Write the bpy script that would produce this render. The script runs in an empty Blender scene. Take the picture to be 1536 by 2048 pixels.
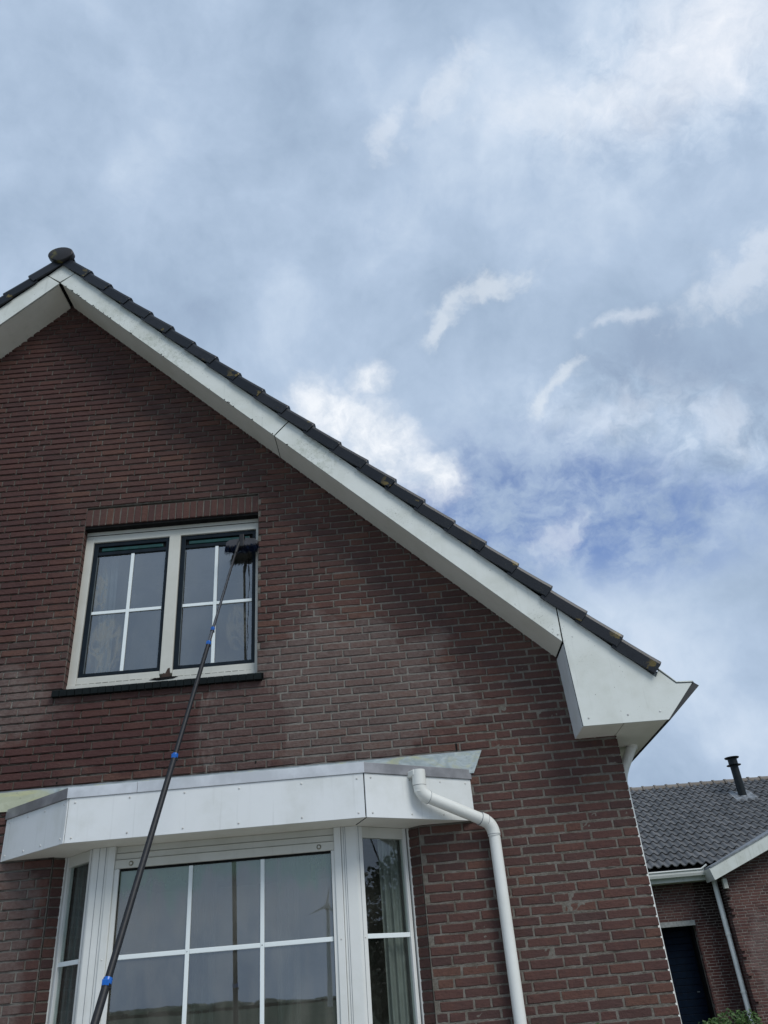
import bpy, math, random
from mathutils import Vector, Matrix
R = random.Random(7)
rad = math.radians
sc = bpy.context.scene
COL = sc.collection

# ------------------------------------------------------------------ camera
cam_d = bpy.data.cameras.new('camera'); cam = bpy.data.objects.new('camera', cam_d); COL.objects.link(cam)
PITCH, ROLL = rad(31.064), rad(-4.985)
FWD = Vector((0, math.cos(PITCH), math.sin(PITCH)))
_r = Vector((1, 0, 0)); _u = _r.cross(FWD)
RT = math.cos(ROLL)*_r + math.sin(ROLL)*_u
UP = -math.sin(ROLL)*_r + math.cos(ROLL)*_u
CAM = Vector((0, 0, 1.6))
cam.matrix_world = Matrix(((RT.x, UP.x, -FWD.x, CAM.x), (RT.y, UP.y, -FWD.y, CAM.y), (RT.z, UP.z, -FWD.z, CAM.z), (0, 0, 0, 1)))
cam_d.sensor_fit = 'VERTICAL'; cam_d.sensor_height = 24.0; cam_d.sensor_width = 18.0
cam_d.lens = 1589.84/2048*24.0
cam_d.clip_end = 3000
sc.camera = cam
F1 = 1589.84
def project(p):
    v = Vector(p) - CAM; d = v.dot(FWD)
    if d < 0.05: return None
    return (768 + F1*v.dot(RT)/d, 1024 - F1*v.dot(UP)/d, d)

# ------------------------------------------------------------------ world, sun, exposure
SUN_EL, SUN_AZ = 47.0, 40.0          # azimuth measured from straight behind the camera towards the right
SUN_STR, SUN_ANG = 1.5, 26.0
EXPOSURE = 0.4
world = bpy.data.worlds.new('World'); sc.world = world; world.use_nodes = True
sc.view_settings.view_transform = 'Standard'; sc.view_settings.look = 'None'
sc.view_settings.exposure = EXPOSURE; sc.view_settings.gamma = 1.0; sc.view_settings.use_curve_mapping = False
sd = bpy.data.lights.new('sun', 'SUN'); sd.energy = SUN_STR; sd.angle = rad(SUN_ANG); sd.color = (1.0, 0.975, 0.93)
sun = bpy.data.objects.new('sun', sd); COL.objects.link(sun)
sdir = Vector((math.sin(rad(SUN_AZ))*math.cos(rad(SUN_EL)), -math.cos(rad(SUN_AZ))*math.cos(rad(SUN_EL)), math.sin(rad(SUN_EL))))
sun.rotation_euler = sdir.to_track_quat('Z', 'Y').to_euler(); sun.location = sdir*30

class NT:
    """small helper around a node tree"""
    def __init__(s, tree): s.t = tree; s.n = tree.nodes; s.l = tree.links; s.n.clear()
    def new(s, typ, **kw):
        nd = s.n.new(typ)
        for k, v in kw.items(): setattr(nd, k, v)
        return nd
    def put(s, sock, v):
        if v is None: return
        if isinstance(v, bpy.types.NodeSocket): s.l.new(v, sock)
        elif isinstance(v, (tuple, list)) and sock.type == 'RGBA' and len(v) == 3: sock.default_value = (*v, 1)
        else: sock.default_value = v
    def math(s, op, a, b=None, c=None, clamp=False):
        nd = s.new('ShaderNodeMath', operation=op, use_clamp=clamp)
        for i, v in enumerate((a, b, c)):
            if v is not None: s.put(nd.inputs[i], v)
        return nd.outputs[0]
    def vm(s, op, a, b=None, out=0):
        nd = s.new('ShaderNodeVectorMath', operation=op); s.put(nd.inputs[0], a)
        if b is not None: s.put(nd.inputs[3 if op == 'SCALE' else 1], b)
        return nd.outputs[out]
    def noise(s, vec, scale, detail=4.0, rough=0.55, dist=0.0, col=False):
        nd = s.new('ShaderNodeTexNoise'); s.put(nd.inputs['Vector'], vec)
        nd.inputs['Scale'].default_value = scale; nd.inputs['Detail'].default_value = detail
        nd.inputs['Roughness'].default_value = rough; nd.inputs['Distortion'].default_value = dist
        return nd.outputs['Color' if col else 'Fac']
    def rng(s, v, a, b, c=0.0, d=1.0, smooth=True):
        nd = s.new('ShaderNodeMapRange'); nd.interpolation_type = 'SMOOTHSTEP' if smooth else 'LINEAR'
        s.put(nd.inputs[0], v)
        for i, x in enumerate((a, b, c, d)): s.put(nd.inputs[i+1], x)
        return nd.outputs[0]
    def mix(s, f, a, b, blend='MIX'):
        nd = s.new('ShaderNodeMix', data_type='RGBA', blend_type=blend); nd.clamp_factor = True
        s.put(nd.inputs[0], f); s.put(nd.inputs[6], a); s.put(nd.inputs[7], b); return nd.outputs[2]
    def ramp(s, f, stops):
        nd = s.new('ShaderNodeValToRGB'); s.put(nd.inputs[0], f); e = nd.color_ramp.elements
        while len(e) < len(stops): e.new(0.5)
        for i, (p, c) in enumerate(stops): e[i].position = p; e[i].color = (*c, 1)
        return nd.outputs[0]

w = NT(world.node_tree)
wo = w.new('ShaderNodeOutputWorld'); bg = w.new('ShaderNodeBackground'); bg.inputs[1].default_value = 0.08
w.l.new(bg.outputs[0], wo.inputs[0])
sky = w.new('ShaderNodeTexSky', sky_type='NISHITA'); sky.sun_disc = False
sky.sun_elevation = rad(SUN_EL); sky.sun_rotation = rad(180.0 - SUN_AZ); sky.air_density = 1.0; sky.dust_density = 1.0; sky.ozone_density = 2.0
tc = w.new('ShaderNodeTexCoord'); D0 = tc.outputs['Generated']
warp = w.vm('SCALE', w.vm('SUBTRACT', w.noise(D0, 3.0, 3, .5, col=True), (0.5, 0.5, 0.5)), 0.16)
D1 = w.vm('ADD', D0, warp)
warp2 = w.vm('SCALE', w.vm('SUBTRACT', w.noise(D0, 14.0, 5, .6, col=True), (0.5, 0.5, 0.5)), 0.055)
D2 = w.vm('ADD', D0, warp2)
def blob(c, A, B, d=None):
    q = w.vm('SUBTRACT', d or D2, c)
    a = w.vm('DOT_PRODUCT', q, A, 1); b = w.vm('DOT_PRODUCT', q, B, 1)
    return w.math('SQRT', w.math('ADD', w.math('MULTIPLY', a, a), w.math('MULTIPLY', b, b)))
BL = dict([
('cumA', ([-0.0627, 0.7826, 0.6194], [17.24, 3.31, -3.24], [5.81, -13.06, 16.28])),
('cumB', ([0.0028, 0.8065, 0.5912], [11.13, 5.06, -7.81], [12.94, -9.52, 12.08])),
('cumC', ([0.0615, 0.833, 0.5499], [18.4, 4.5, -9.79], [15.88, -16.54, 22.37])),
('cumD', ([-0.0064, 0.7617, 0.6479], [32.1, 1.57, -2.29], [3.65, -26.81, 30.78])),
('w1', ([0.1414, 0.6851, 0.7146], [25.52, -6.11, 0.11], [-18.25, -58.98, 59.46])),
('w1b', ([0.1016, 0.7008, 0.7061], [16.2, -18.27, 15.09], [-85.35, -35.01, 46.32])),
('w1c', ([0.088, 0.7175, 0.691], [26.97, -24.56, 21.34], [-106.13, -53.26, 68.1])),
('w2', ([0.2217, 0.7553, 0.6167], [25.53, -22.35, 17.38], [-82.03, -38.17, 75.44])),
('w2b', ([0.205, 0.7686, 0.606], [24.44, -33.0, 32.76], [-155.33, -31.43, 91.59])),
('w3', ([0.2958, 0.6965, 0.6538], [24.36, -9.09, -2.1], [-27.16, -76.22, 92.72])),
('w4', ([0.4158, 0.6408, 0.6453], [16.35, -9.46, -1.91], [-11.31, -21.06, 27.43])),
('w5', ([0.0508, 0.5414, 0.8392], [19.51, -22.62, 12.82], [-85.74, -42.59, 32.07])),
('w6', ([0.108, 0.5174, 0.8489], [20.38, -12.78, 4.61], [-48.96, -47.37, 34.51])),
('w7', ([0.2316, 0.531, 0.8151], [15.05, -1.19, -4.11], [-1.13, -49.03, 31.65])),
('w8', ([0.3655, 0.4745, 0.8008], [8.53, -3.37, -2.52], [-5.67, -12.38, 9.3])),
('w9', ([0.3872, 0.7131, 0.5845], [69.92, -27.69, -13.39], [-37.01, -171.72, 233.16])),
('w10', ([0.2064, 0.8641, 0.4591], [26.24, -14.3, 14.03], [-36.13, -19.3, 51.48])),
('w11', ([0.4415, 0.6039, 0.6636], [26.86, -11.39, -8.26], [-12.12, -42.19, 45.71])),
('w12', ([0.2274, 0.7914, 0.5674], [81.53, -11.54, -17.47], [10.61, -98.15, 131.78])),
('blue', ([0.2219, 0.8407, 0.4939], [5.23, -1.22, -1.29], [1.05, -7.52, 11.31])),
('blue2', ([0.1297, 0.8663, 0.4824], [7.33, 1.29, -5.32], [11.37, -9.77, 13.45])),
('blue3', ([0.3701, 0.7991, 0.4738], [10.84, -4.75, -1.51], [-2.27, -14.18, 24.64])),
('low', ([0.3452, 0.8944, 0.2843], [4.6, -1.98, -1.12], [0.9, -2.9, 6.26])),
('mott', ([0.36, 0.76, 0.54], [6.2, -2.6, -1.0], [1.3, -9, 12.0])),
('haze_top', ([0.2963, 0.4977, 0.8152], [3.41, -1.09, -1.19], [-1.62, -5.3, 3.21])),
])
# broad overcast veil: grey-blue, mottled at several scales
big = w.noise(D1, 2.6, 6, .55)
mid = w.noise(D1, 6.0, 9, .56, .15)
fine = w.noise(D2, 22.0, 8, .62, .3)
bright = w.rng(blob(*BL['haze_top'], d=D1), 1.7, 0.0)
rough_ = w.math('MAXIMUM', w.rng(blob(*BL['w8'], d=D1), 2.4, .6), w.rng(blob(*BL['mott'], d=D1), 1.6, .5))
veil = w.math('ADD', w.math('MULTIPLY', big, .52), w.math('ADD', w.math('MULTIPLY', mid, .38), w.math('MULTIPLY', fine, .10)))
veil = w.math('ADD', veil, w.math('MULTIPLY', w.math('SUBTRACT', fine, .5), w.math('MULTIPLY', rough_, .46)))
low_ = w.rng(blob(*BL['low'], d=D1), 1.5, .2)
veil2 = w.math('ADD', veil, w.math('ADD', w.math('MULTIPLY', bright, .12), w.math('MULTIPLY', low_, .07)))
cloud = w.ramp(veil2, [(0.38, (2.95, 3.85, 5.3)), (0.46, (3.55, 4.6, 6.1)), (0.54, (4.3, 5.4, 7.0)), (0.62, (5.4, 6.45, 7.9)), (0.68, (6.2, 7.1, 8.4)), (0.80, (8.2, 8.7, 9.5))])
# blue gap, broken up by small cloudlets
gap = w.math('MAXIMUM', w.rng(blob(*BL['blue'], d=D1), 1.5, 0.45), w.rng(blob(*BL['blue2'], d=D1), 1.35, .35))
gap = w.math('MAXIMUM', gap, w.math('MULTIPLY', w.rng(blob(*BL['blue3'], d=D1), 1.5, .2), .8))
lets = w.rng(w.noise(w.vm('MULTIPLY', D2, (1, 1, 1.5)), 17.0, 9, .6, .05), .32, .70)
gapf = w.math('MULTIPLY', gap, w.math('SUBTRACT', 1.0, w.math('MULTIPLY', lets, .82)), clamp=True)
skyc = w.mix(1.0, sky.outputs[0], (1.0, 1.14, 1.5), 'MULTIPLY')
base = w.mix(w.math('MULTIPLY', gapf, .8), cloud, skyc)
# white cumulus and wisps
def puff(names, lo, hi, nscale, namt):
    nz = w.math('MULTIPLY', w.math('SUBTRACT', w.noise(D2, nscale, 8, .62), .5), namt)
    m = None
    for n_ in names:
        v = w.rng(w.math('ADD', blob(*BL[n_]), nz), hi, lo)
        m = v if m is None else w.math('MAXIMUM', m, v)
    return m
cum = puff(['cumA', 'cumB', 'cumC', 'cumD'], .3, 1.25, 20, 1.25)
wisp = puff(['w1', 'w1b', 'w1c', 'w2', 'w2b'], .0, 1.9, 26, 4.6)
soft = puff(['w3', 'w4', 'w5', 'w6', 'w7', 'w10', 'w11'], .0, 1.9, 22, 4.6)
vast = puff(['w8'], .1, 1.5, 9, 2.2)
shade = w.ramp(w.noise(D2, 26, 6, .6), [(0.35, (5.9, 6.7, 7.8)), (0.6, (9.0, 9.3, 9.7))])
lump = w.math('MULTIPLY', w.rng(blob(*BL['mott'], d=D1), 1.3, .3), w.rng(w.noise(D2, 13, 7, .58), .46, .66))
base = w.mix(w.math('MULTIPLY', lump, .5), base, (7.2, 7.9, 9.0))
c1 = w.mix(w.math('MULTIPLY', cum, .92), base, shade)
c2 = w.mix(w.math('MULTIPLY', wisp, .5), c1, (7.9, 8.4, 8.9))
c3 = w.mix(w.math('MULTIPLY', soft, .42), c2, (8.0, 8.5, 9.2))
c4 = w.mix(w.math('MULTIPLY', vast, .38), c3, (9.2, 9.2, 9.5))
w.l.new(c4, bg.inputs[0])

# ------------------------------------------------------------------ mesh helpers
ORG = {}
def link(name, me, parent=None, loc=(0, 0, 0)):
    o = bpy.data.objects.new(name, me); COL.objects.link(o)
    if parent is not None: o.parent = parent
    o.location = loc
    ORG[o.name] = (ORG[parent.name] if parent is not None else Vector((0, 0, 0))) + Vector(loc)
    return o
def thing(name, label, cat, loc, group=None):
    o = link(name, None, None, loc); o['label'] = label; o['category'] = cat
    if group: o['group'] = group
    return o
class MB:
    def __init__(s): s.v = []; s.f = []; s.t = []
    def add(s, vs, fs, tint=0.5):
        b = len(s.v); s.v += [tuple(x) for x in vs]; s.f += [tuple(i+b for i in f) for f in fs]; s.t += [tint]*len(fs); return s
    def box(s, x0, x1, y0, y1, z0, z1, tint=0.5):
        vs = [(x, y, z) for z in (z0, z1) for y in (y0, y1) for x in (x0, x1)]
        return s.add(vs, [(0, 2, 3, 1), (4, 5, 7, 6), (0, 1, 5, 4), (2, 6, 7, 3), (0, 4, 6, 2), (1, 3, 7, 5)], tint)
    def prism(s, poly, axis, a0, a1):
        """poly in the two remaining axes (cyclic order kept), extruded along axis 'x','y','z'"""
        def P(p, a):
            if axis == 'y': return (p[0], a, p[1])
            if axis == 'z': return (p[0], p[1], a)
            return (a, p[0], p[1])
        n = len(poly); vs = [P(p, a0) for p in poly] + [P(p, a1) for p in poly]
        fs = [tuple(range(n)), tuple(range(2*n-1, n-1, -1))] + [(i, i+n, (i+1) % n+n, (i+1) % n) for i in range(n)]
        return s.add(vs, fs)
    def frame_box(s, O, U, N, u0, u1, n0, n1, z0, z1):
        """box in a local frame: origin O, horizontal U, outward N, up Z"""
        O = Vector(O); U = Vector(U); N = Vector(N)
        vs = [O + U*u + N*n + Vector((0, 0, z)) for z in (z0, z1) for n in (n0, n1) for u in (u0, u1)]
        return s.add(vs, [(0, 2, 3, 1), (4, 5, 7, 6), (0, 1, 5, 4), (2, 6, 7, 3), (0, 4, 6, 2), (1, 3, 7, 5)])
    def tube(s, pts, r, seg=16, cap=True):
        pts = [Vector(p) for p in pts]; rs = r if isinstance(r, (list, tuple)) else [r]*len(pts)
        d0 = (pts[1]-pts[0]).normalized(); a = Vector((0, 0, 1)) if abs(d0.z) < .9 else Vector((1, 0, 0))
        n = d0.cross(a).normalized(); vs = []
        for i, p in enumerate(pts):
            d = (pts[min(i+1, len(pts)-1)] - pts[max(i-1, 0)]).normalized()
            n = (n - d*n.dot(d)).normalized(); b = d.cross(n)
            for k in range(seg):
                t = 2*math.pi*k/seg; vs.append(p + (n*math.cos(t) + b*math.sin(t))*rs[i])
        fs = [(i*seg+k, i*seg+(k+1) % seg, (i+1)*seg+(k+1) % seg, (i+1)*seg+k) for i in range(len(pts)-1) for k in range(seg)]
        if cap: fs += [tuple(range(seg-1, -1, -1)), tuple(range((len(pts)-1)*seg, len(pts)*seg))]
        return s.add(vs, fs)
    def dome(s, c, N, r, h, seg=8):
        c = Vector(c); N = Vector(N).normalized(); a = N.orthogonal().normalized(); b = N.cross(a)
        vs = []; rings = [(r, 0), (r*.85, h*.55), (r*.45, h*.9)]
        for rr, hh in rings: vs += [c + N*hh + (a*math.cos(2*math.pi*k/seg) + b*math.sin(2*math.pi*k/seg))*rr for k in range(seg)]
        vs.append(c+N*h); fs = []
        for i in range(2): fs += [(i*seg+k, i*seg+(k+1) % seg, (i+1)*seg+(k+1) % seg, (i+1)*seg+k) for k in range(seg)]
        fs += [(2*seg+k, 2*seg+(k+1) % seg, 3*seg) for k in range(seg)]
        return s.add(vs, fs)
    def mesh(s, name, mat, off=(0, 0, 0), smooth=False):
        me = bpy.data.meshes.new(name); ox, oy, oz = off
        me.from_pydata([(x-ox, y-oy, z-oz) for x, y, z in s.v], [], s.f)
        at = me.attributes.new('tint', 'FLOAT', 'FACE'); at.data.foreach_set('value', s.t)
        if smooth: me.polygons.foreach_set('use_smooth', [True]*len(me.polygons))
        me.materials.append(mat); me.update(); return me
    def build(s, name, mat, parent=None, smooth=False, bevel=0, kind=None, label=None, cat=None, group=None, fix=False):
        off = ORG[parent.name] if parent is not None else Vector((0, 0, 0))
        me = s.mesh(name, mat, off, smooth)
        if fix or bevel:
            import bmesh
            bm = bmesh.new(); bm.from_mesh(me); bmesh.ops.recalc_face_normals(bm, faces=bm.faces); bm.to_mesh(me); bm.free()
        o = link(name, me, parent)
        if bevel:
            m = o.modifiers.new('bevel', 'BEVEL'); m.width = bevel; m.segments = 2; m.limit_method = 'ANGLE'; m.angle_limit = rad(40)
        if kind: o['kind'] = kind
        if label: o['label'] = label
        if cat: o['category'] = cat
        if group: o['group'] = group
        return o
def autosmooth(o, ang=40):
    for p in o.data.polygons: p.use_smooth = True
    try:
        o.data.set_sharp_from_angle(angle=rad(ang))
    except Exception: pass
    return o

# ------------------------------------------------------------------ materials
def principled(name, col=None, rough=.6, metal=0.0, spec=.5):
    m = bpy.data.materials.new(name); m.use_nodes = True; t = NT(m.node_tree)
    out = t.new('ShaderNodeOutputMaterial'); p = t.new('ShaderNodeBsdfPrincipled'); t.l.new(p.outputs[0], out.inputs[0])
    if col is not None: p.inputs['Base Color'].default_value = (*col, 1)
    p.inputs['Roughness'].default_value = rough; p.inputs['Metallic'].default_value = metal
    p.inputs['Specular IOR Level'].default_value = spec
    return m, t, p
def bump(t, p, h, dist, strength=1.0):
    b = t.new('ShaderNodeBump'); b.inputs['Distance'].default_value = dist; b.inputs['Strength'].default_value = strength
    t.put(b.inputs['Height'], h); t.l.new(b.outputs[0], p.inputs['Normal'])
def wpos(t): return t.new('ShaderNodeNewGeometry').outputs['Position']
def ell(t, P, c, r, nz=None):
    """falloff of an ellipse in world x,z: 1 inside, 0 outside, with a noisy rim"""
    q = t.vm('MULTIPLY', t.vm('SUBTRACT', P, (c[0], 0, c[1])), (1/r[0], 0, 1/r[1]))
    d = t.vm('LENGTH', q, None, 1)
    if nz is not None: d = t.math('ADD', d, nz)
    return t.rng(d, 1.06, .84)

def weather(t, P):
    """lime bloom and wet dark staining of the gable wall, as fields of the wall position"""
    n1 = t.math('MULTIPLY', t.math('SUBTRACT', t.noise(P, 2.2, 5, .6), .5), 1.6)
    drip = t.noise(t.vm('MULTIPLY', P, (16, 1, 1.6)), 1.0, 4, .6)
    nd = t.math('MULTIPLY', t.math('SUBTRACT', drip, .5), 1.3)
    lime = ell(t, P, (-3.75, 3.74), (1.10, .46), t.math('MULTIPLY', n1, .75))
    lime = t.math('MAXIMUM', lime, t.math('MULTIPLY', ell(t, P, (-.45, 3.65), (.95, .62), n1), .8))
    lime = t.math('MAXIMUM', lime, t.math('MULTIPLY', ell(t, P, (-1.25, 3.38), (.35, .4), nd), .9))
    lime = t.math('MAXIMUM', lime, t.math('MULTIPLY', ell(t, P, (-2.9, 1.9), (.28, .75), n1), .75))
    lime = t.math('MAXIMUM', lime, t.math('MULTIPLY', t.rng(t.noise(P, 1.1, 4, .6), .55, .75), .25))
    wet = t.math('MAXIMUM', ell(t, P, (-2.1, 3.45), (.80, .30), n1), ell(t, P, (-3.0, 3.22), (.45, .22), n1))
    wet = t.math('MAXIMUM', wet, t.math('MULTIPLY', ell(t, P, (-3.7, 5.2), (.85, 1.6), n1), .7))
    wet = t.math('MAXIMUM', wet, t.math('MULTIPLY', ell(t, P, (-3.1, 7.2), (.8, .9), n1), .65))
    wet = t.math('MAXIMUM', wet, t.math('MULTIPLY', ell(t, P, (-1.2, 3.4), (.3, .45), nd), .8))
    wet = t.math('MAXIMUM', wet, t.math('MULTIPLY', t.rng(t.noise(t.vm('MULTIPLY', P, (1, 1, .6)), 1.7, 5, .6), .52, .72), .45))
    return lime, wet

def brick_material(name, stops, limecol, wx=True, dark=None):
    m, t, p = principled(name, rough=.88, spec=.25)
    P = wpos(t)
    at = t.new('ShaderNodeAttribute', attribute_name='tint').outputs['Fac']
    ri = t.new('ShaderNodeObjectInfo').outputs['Random']
    f = t.math('FRACT', t.math('ADD', at, ri))
    c = t.ramp(f, stops)
    c = t.mix(t.rng(t.noise(P, 55, 5, .65), .35, .75, 0, .42), c, (.055, .032, .028))
    c = t.mix(t.rng(t.noise(P, 9, 4, .6), .5, .78, 0, .4), c, (.14, .066, .047))
    if wx:
        lime, wet = weather(t, P)
        grain = t.rng(t.noise(P, 38, 6, .7), .3, .65, .45, 1)
        c = t.mix(t.math('MULTIPLY', t.math('MULTIPLY', lime, grain), .8), c, limecol)
        c = t.mix(t.math('MULTIPLY', wet, .62), c, (.060, .020, .018))
        t.put(p.inputs['Roughness'], t.math('SUBTRACT', .9, t.math('MULTIPLY', wet, .25)))
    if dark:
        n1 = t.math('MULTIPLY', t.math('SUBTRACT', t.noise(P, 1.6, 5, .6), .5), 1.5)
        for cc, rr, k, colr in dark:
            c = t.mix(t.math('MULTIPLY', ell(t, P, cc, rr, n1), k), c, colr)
    sp = t.rng(t.noise(P, 210, 2, .5), .70, .78)
    c = t.mix(t.math('MULTIPLY', sp, .35), c, (.3, .28, .25))
    t.put(p.inputs['Base Color'], c)
    h = t.math('ADD', t.noise(P, 60, 6, .65), t.math('MULTIPLY', t.noise(t.vm('MULTIPLY', P, (1, 1, 3.0)), 22, 3, .5), .8))
    bump(t, p, h, .005, .9)
    return m
STOPS = [(0.0, (.068, .040, .037)), (.25, (.090, .048, .042)), (.5, (.100, .051, .043)), (.72, (.080, .045, .041)), (.9, (.114, .057, .046)), (1.0, (.122, .064, .048))]
M_brick = brick_material('brick_red_brown', STOPS, (.175, .14, .125))
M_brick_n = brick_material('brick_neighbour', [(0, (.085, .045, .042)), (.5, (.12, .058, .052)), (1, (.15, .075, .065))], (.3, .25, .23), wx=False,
    dark=[((8.4, 1.6), (.9, 1.1), .3, (.26, .2, .19)), ((6.95, 2.0), (.28, 1.6), .6, (.055, .014, .012)), ((7.15, 3.1), (.32, .9), .75, (.02, .012, .01))])  # dark ellipses paint inner-corner shade, along with damp, into the brick by the downpipe

def mortar_material(name, wx=True, base=(.235, .215, .185)):
    m, t, p = principled(name, rough=.95, spec=.15); P = wpos(t)
    c = t.mix(t.rng(t.noise(P, 13, 6, .65), .35, .7), (base[0]*.62, base[1]*.6, base[2]*.56), base)
    c = t.mix(t.rng(t.noise(P, 120, 3, .6), .45, .75, 0, .5), c, (base[0]*1.35, base[1]*1.33, base[2]*1.28))
    if wx:
        lime, wet = weather(t, P)
        c = t.mix(t.math('MULTIPLY', lime, .5), c, (.30, .285, .26))
        c = t.mix(t.math('MULTIPLY', wet, .6), c, (.075, .06, .05))
    t.put(p.inputs['Base Color'], c); bump(t, p, t.noise(P, 90, 6, .7), .004, 1.0)
    return m
M_mortar = mortar_material('mortar_grey', base=(.185, .172, .152)); M_mortar_n = mortar_material('mortar_neighbour', False, (.27, .245, .225))

def panel_material(name, col, dirt=.25, rough=.42, specks=True, streak=True, spec=.4):
    m, t, p = principled(name, rough=rough, spec=spec); P = wpos(t)
    c = t.mix(t.rng(t.noise(P, 3.0, 5, .6), .4, .72, 0, dirt), col, (col[0]*.72, col[1]*.72, col[2]*.66))
    if streak:
        c = t.mix(t.rng(t.noise(t.vm('MULTIPLY', P, (26, 26, 1.5)), 1, 4, .6), .55, .8, 0, dirt*.9), c, (col[0]*.6, col[1]*.6, col[2]*.58))
    if specks:
        area = t.rng(t.noise(P, 2.1, 3, .5), .53, .68)
        nn = t.math('MULTIPLY', t.math('SUBTRACT', t.noise(P, 5, 4, .6), .5), 1.2)
        gr = t.math('MAXIMUM', ell(t, P, (-1.95, 7.02), (.42, .30), nn), ell(t, P, (-.55, 5.66), (.30, .25), nn))
        gr = t.math('MAXIMUM', gr, t.math('MULTIPLY', ell(t, P, (-2.55, 7.6), (.3, .2), nn), .7))
        area = t.math('MAXIMUM', area, gr)
        c = t.mix(t.math('MULTIPLY', t.math('MULTIPLY', gr, t.rng(t.noise(P, 22, 5, .65), .4, .7)), .35), c, (.27, .31, .22))
        sp = t.math('MULTIPLY', t.rng(t.noise(P, 75, 4, .7), .57, .66), area)
        c = t.mix(t.math('MULTIPLY', sp, .55), c, (.16, .17, .14))
        s2 = t.rng(t.noise(P, 46, 2, .5), .735, .76)
        c = t.mix(t.math('MULTIPLY', s2, .7), c, (.09, .09, .08))
    t.put(p.inputs['Base Color'], c)
    bump(t, p, t.noise(P, 6, 3, .5), .002, .25)
    return m
M_white = panel_material('fascia_board_white', (.70, .73, .69), .5)
M_soffit = panel_material('soffit_board', (.72, .70, .62), .35, .6, specks=False)
M_canopy = panel_material('canopy_board_white', (.75, .775, .775), .42, .4, specks=False)
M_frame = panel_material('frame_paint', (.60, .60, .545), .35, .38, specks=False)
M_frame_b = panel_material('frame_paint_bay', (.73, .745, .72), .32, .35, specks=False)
M_bar = panel_material('glazing_bar_white', (.8, .86, .86), .08, .3, specks=False, streak=False)
M_pvc = panel_material('pvc_pipe', (.78, .79, .75), .2, .35, specks=False)
def simple(name, col, rough=.5, metal=0.0, var=.25, scale=12, bmp=0.0, spec=.5):
    m, t, p = principled(name, rough=rough, metal=metal, spec=spec); P = wpos(t)
    c = t.mix(t.rng(t.noise(P, scale, 5, .6), .35, .7), (col[0]*(1-var), col[1]*(1-var), col[2]*(1-var)), (col[0]*(1+var), col[1]*(1+var), col[2]*(1+var)))
    t.put(p.inputs['Base Color'], c)
    if bmp: bump(t, p, t.noise(P, scale*4, 5, .6), bmp, .7)
    return m
M_black = simple('black_gap', (.012, .012, .012), .9, spec=.1)
M_sash = simple('sash_dark_navy', (.006, .012, .018), .4, spec=.2)
M_navy = simple('door_navy', (.002, .008, .020), .55, spec=.1)
M_teal = simple('vent_teal', (.004, .05, .043), .3)
M_zinc = simple('zinc_edge', (.16, .18, .18), .45, .7, .2, 9)
M_coping = simple('aluminium_coping', (.62, .64, .66), .4, .25, .12, 5)
M_coping_s = simple('coping_side_shaded', (.33, .325, .33), .42, .6, .25, 4)  # side runs of the coping: their shade painted in as a darker metal
M_screw = simple('screw_white', (.6, .6, .57), .35)
M_gutterdark = simple('gutter_dark', (.025, .027, .028), .5)
M_carbon = simple('carbon_black', (.012, .013, .016), .5, 0, .3, 60, .0006, .35)
M_steel = simple('pole_glossy', (.14, .14, .145), .2, .85, .15, 20)
M_blue = simple('clamp_blue', (.006, .11, .45), .3)
M_brush = simple('brush_grey', (.035, .035, .042), .55)
M_bristle = simple('bristle_blue_black', (.004, .010, .03), .7, spec=.1)
M_sill = simple('sill_tile_black', (.005, .008, .008), .5, spec=.15)
M_curtain = simple('curtain_grey', (.12, .118, .115), .9, 0, .2, 4)
M_net = simple('net_curtain', (.16, .16, .165), .9, 0, .15, 4)
M_sheer = simple('sheer_white', (.30, .295, .285), .9, 0, .15, 4)
M_room = simple('room_dark', (.05, .047, .042), .9)
M_concrete = simple('concrete_lintel', (.3, .31, .3), .85, 0, .2, 20, .001)
M_flue = simple('flue_black', (.010, .014, .016), .45, spec=.25)
M_leadn = simple('lead_grey', (.22, .24, .26), .6, .2, .25, 8)
M_drip = simple('wet_black', (.004, .005, .006), .08)
M_grass = simple('grass_field', (.035, .06, .022), .95, 0, .3, .08)
M_bounce_paving = simple('pale_bounce_paving', (.34, .33, .31), .9, 0, .2, 2)
M_bark = simple('bark', (.06, .05, .04), .95, 0, .3, 20, .01)
M_washer = simple('grimy_washer', (.26, .25, .19), .6, .3, .3, 60)
M_stain = simple('rust', (.05, .03, .022), .9)
def flashing_mat():
    m, t, p = principled('lead_flashing', rough=.55, metal=.1); P = wpos(t)
    Q = t.vm('MULTIPLY', P, (1, 1, 2.2))
    c = t.mix(t.rng(t.noise(Q, 7, 5, .65, .8), .38, .66), (.33, .39, .40), (.5, .56, .56))
    c = t.mix(t.rng(t.noise(Q, 4, 5, .6, 1.2), .5, .68, 0, .8), c, (.52, .52, .3))
    c = t.mix(t.math('MULTIPLY', ell(t, P, (-3.05, 3.0), (.5, .12), t.math('SUBTRACT', t.noise(P, 5, 5, .6), .5)), .6), c, (.50, .50, .27))
    c = t.mix(t.rng(t.noise(P, 30, 5, .7), .6, .74, 0, .7), c, (.2, .21, .19))
    t.put(p.inputs['Base Color'], c); bump(t, p, t.noise(Q, 5, 3, .5), .01, .5); return m
M_flash = flashing_mat()
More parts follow.
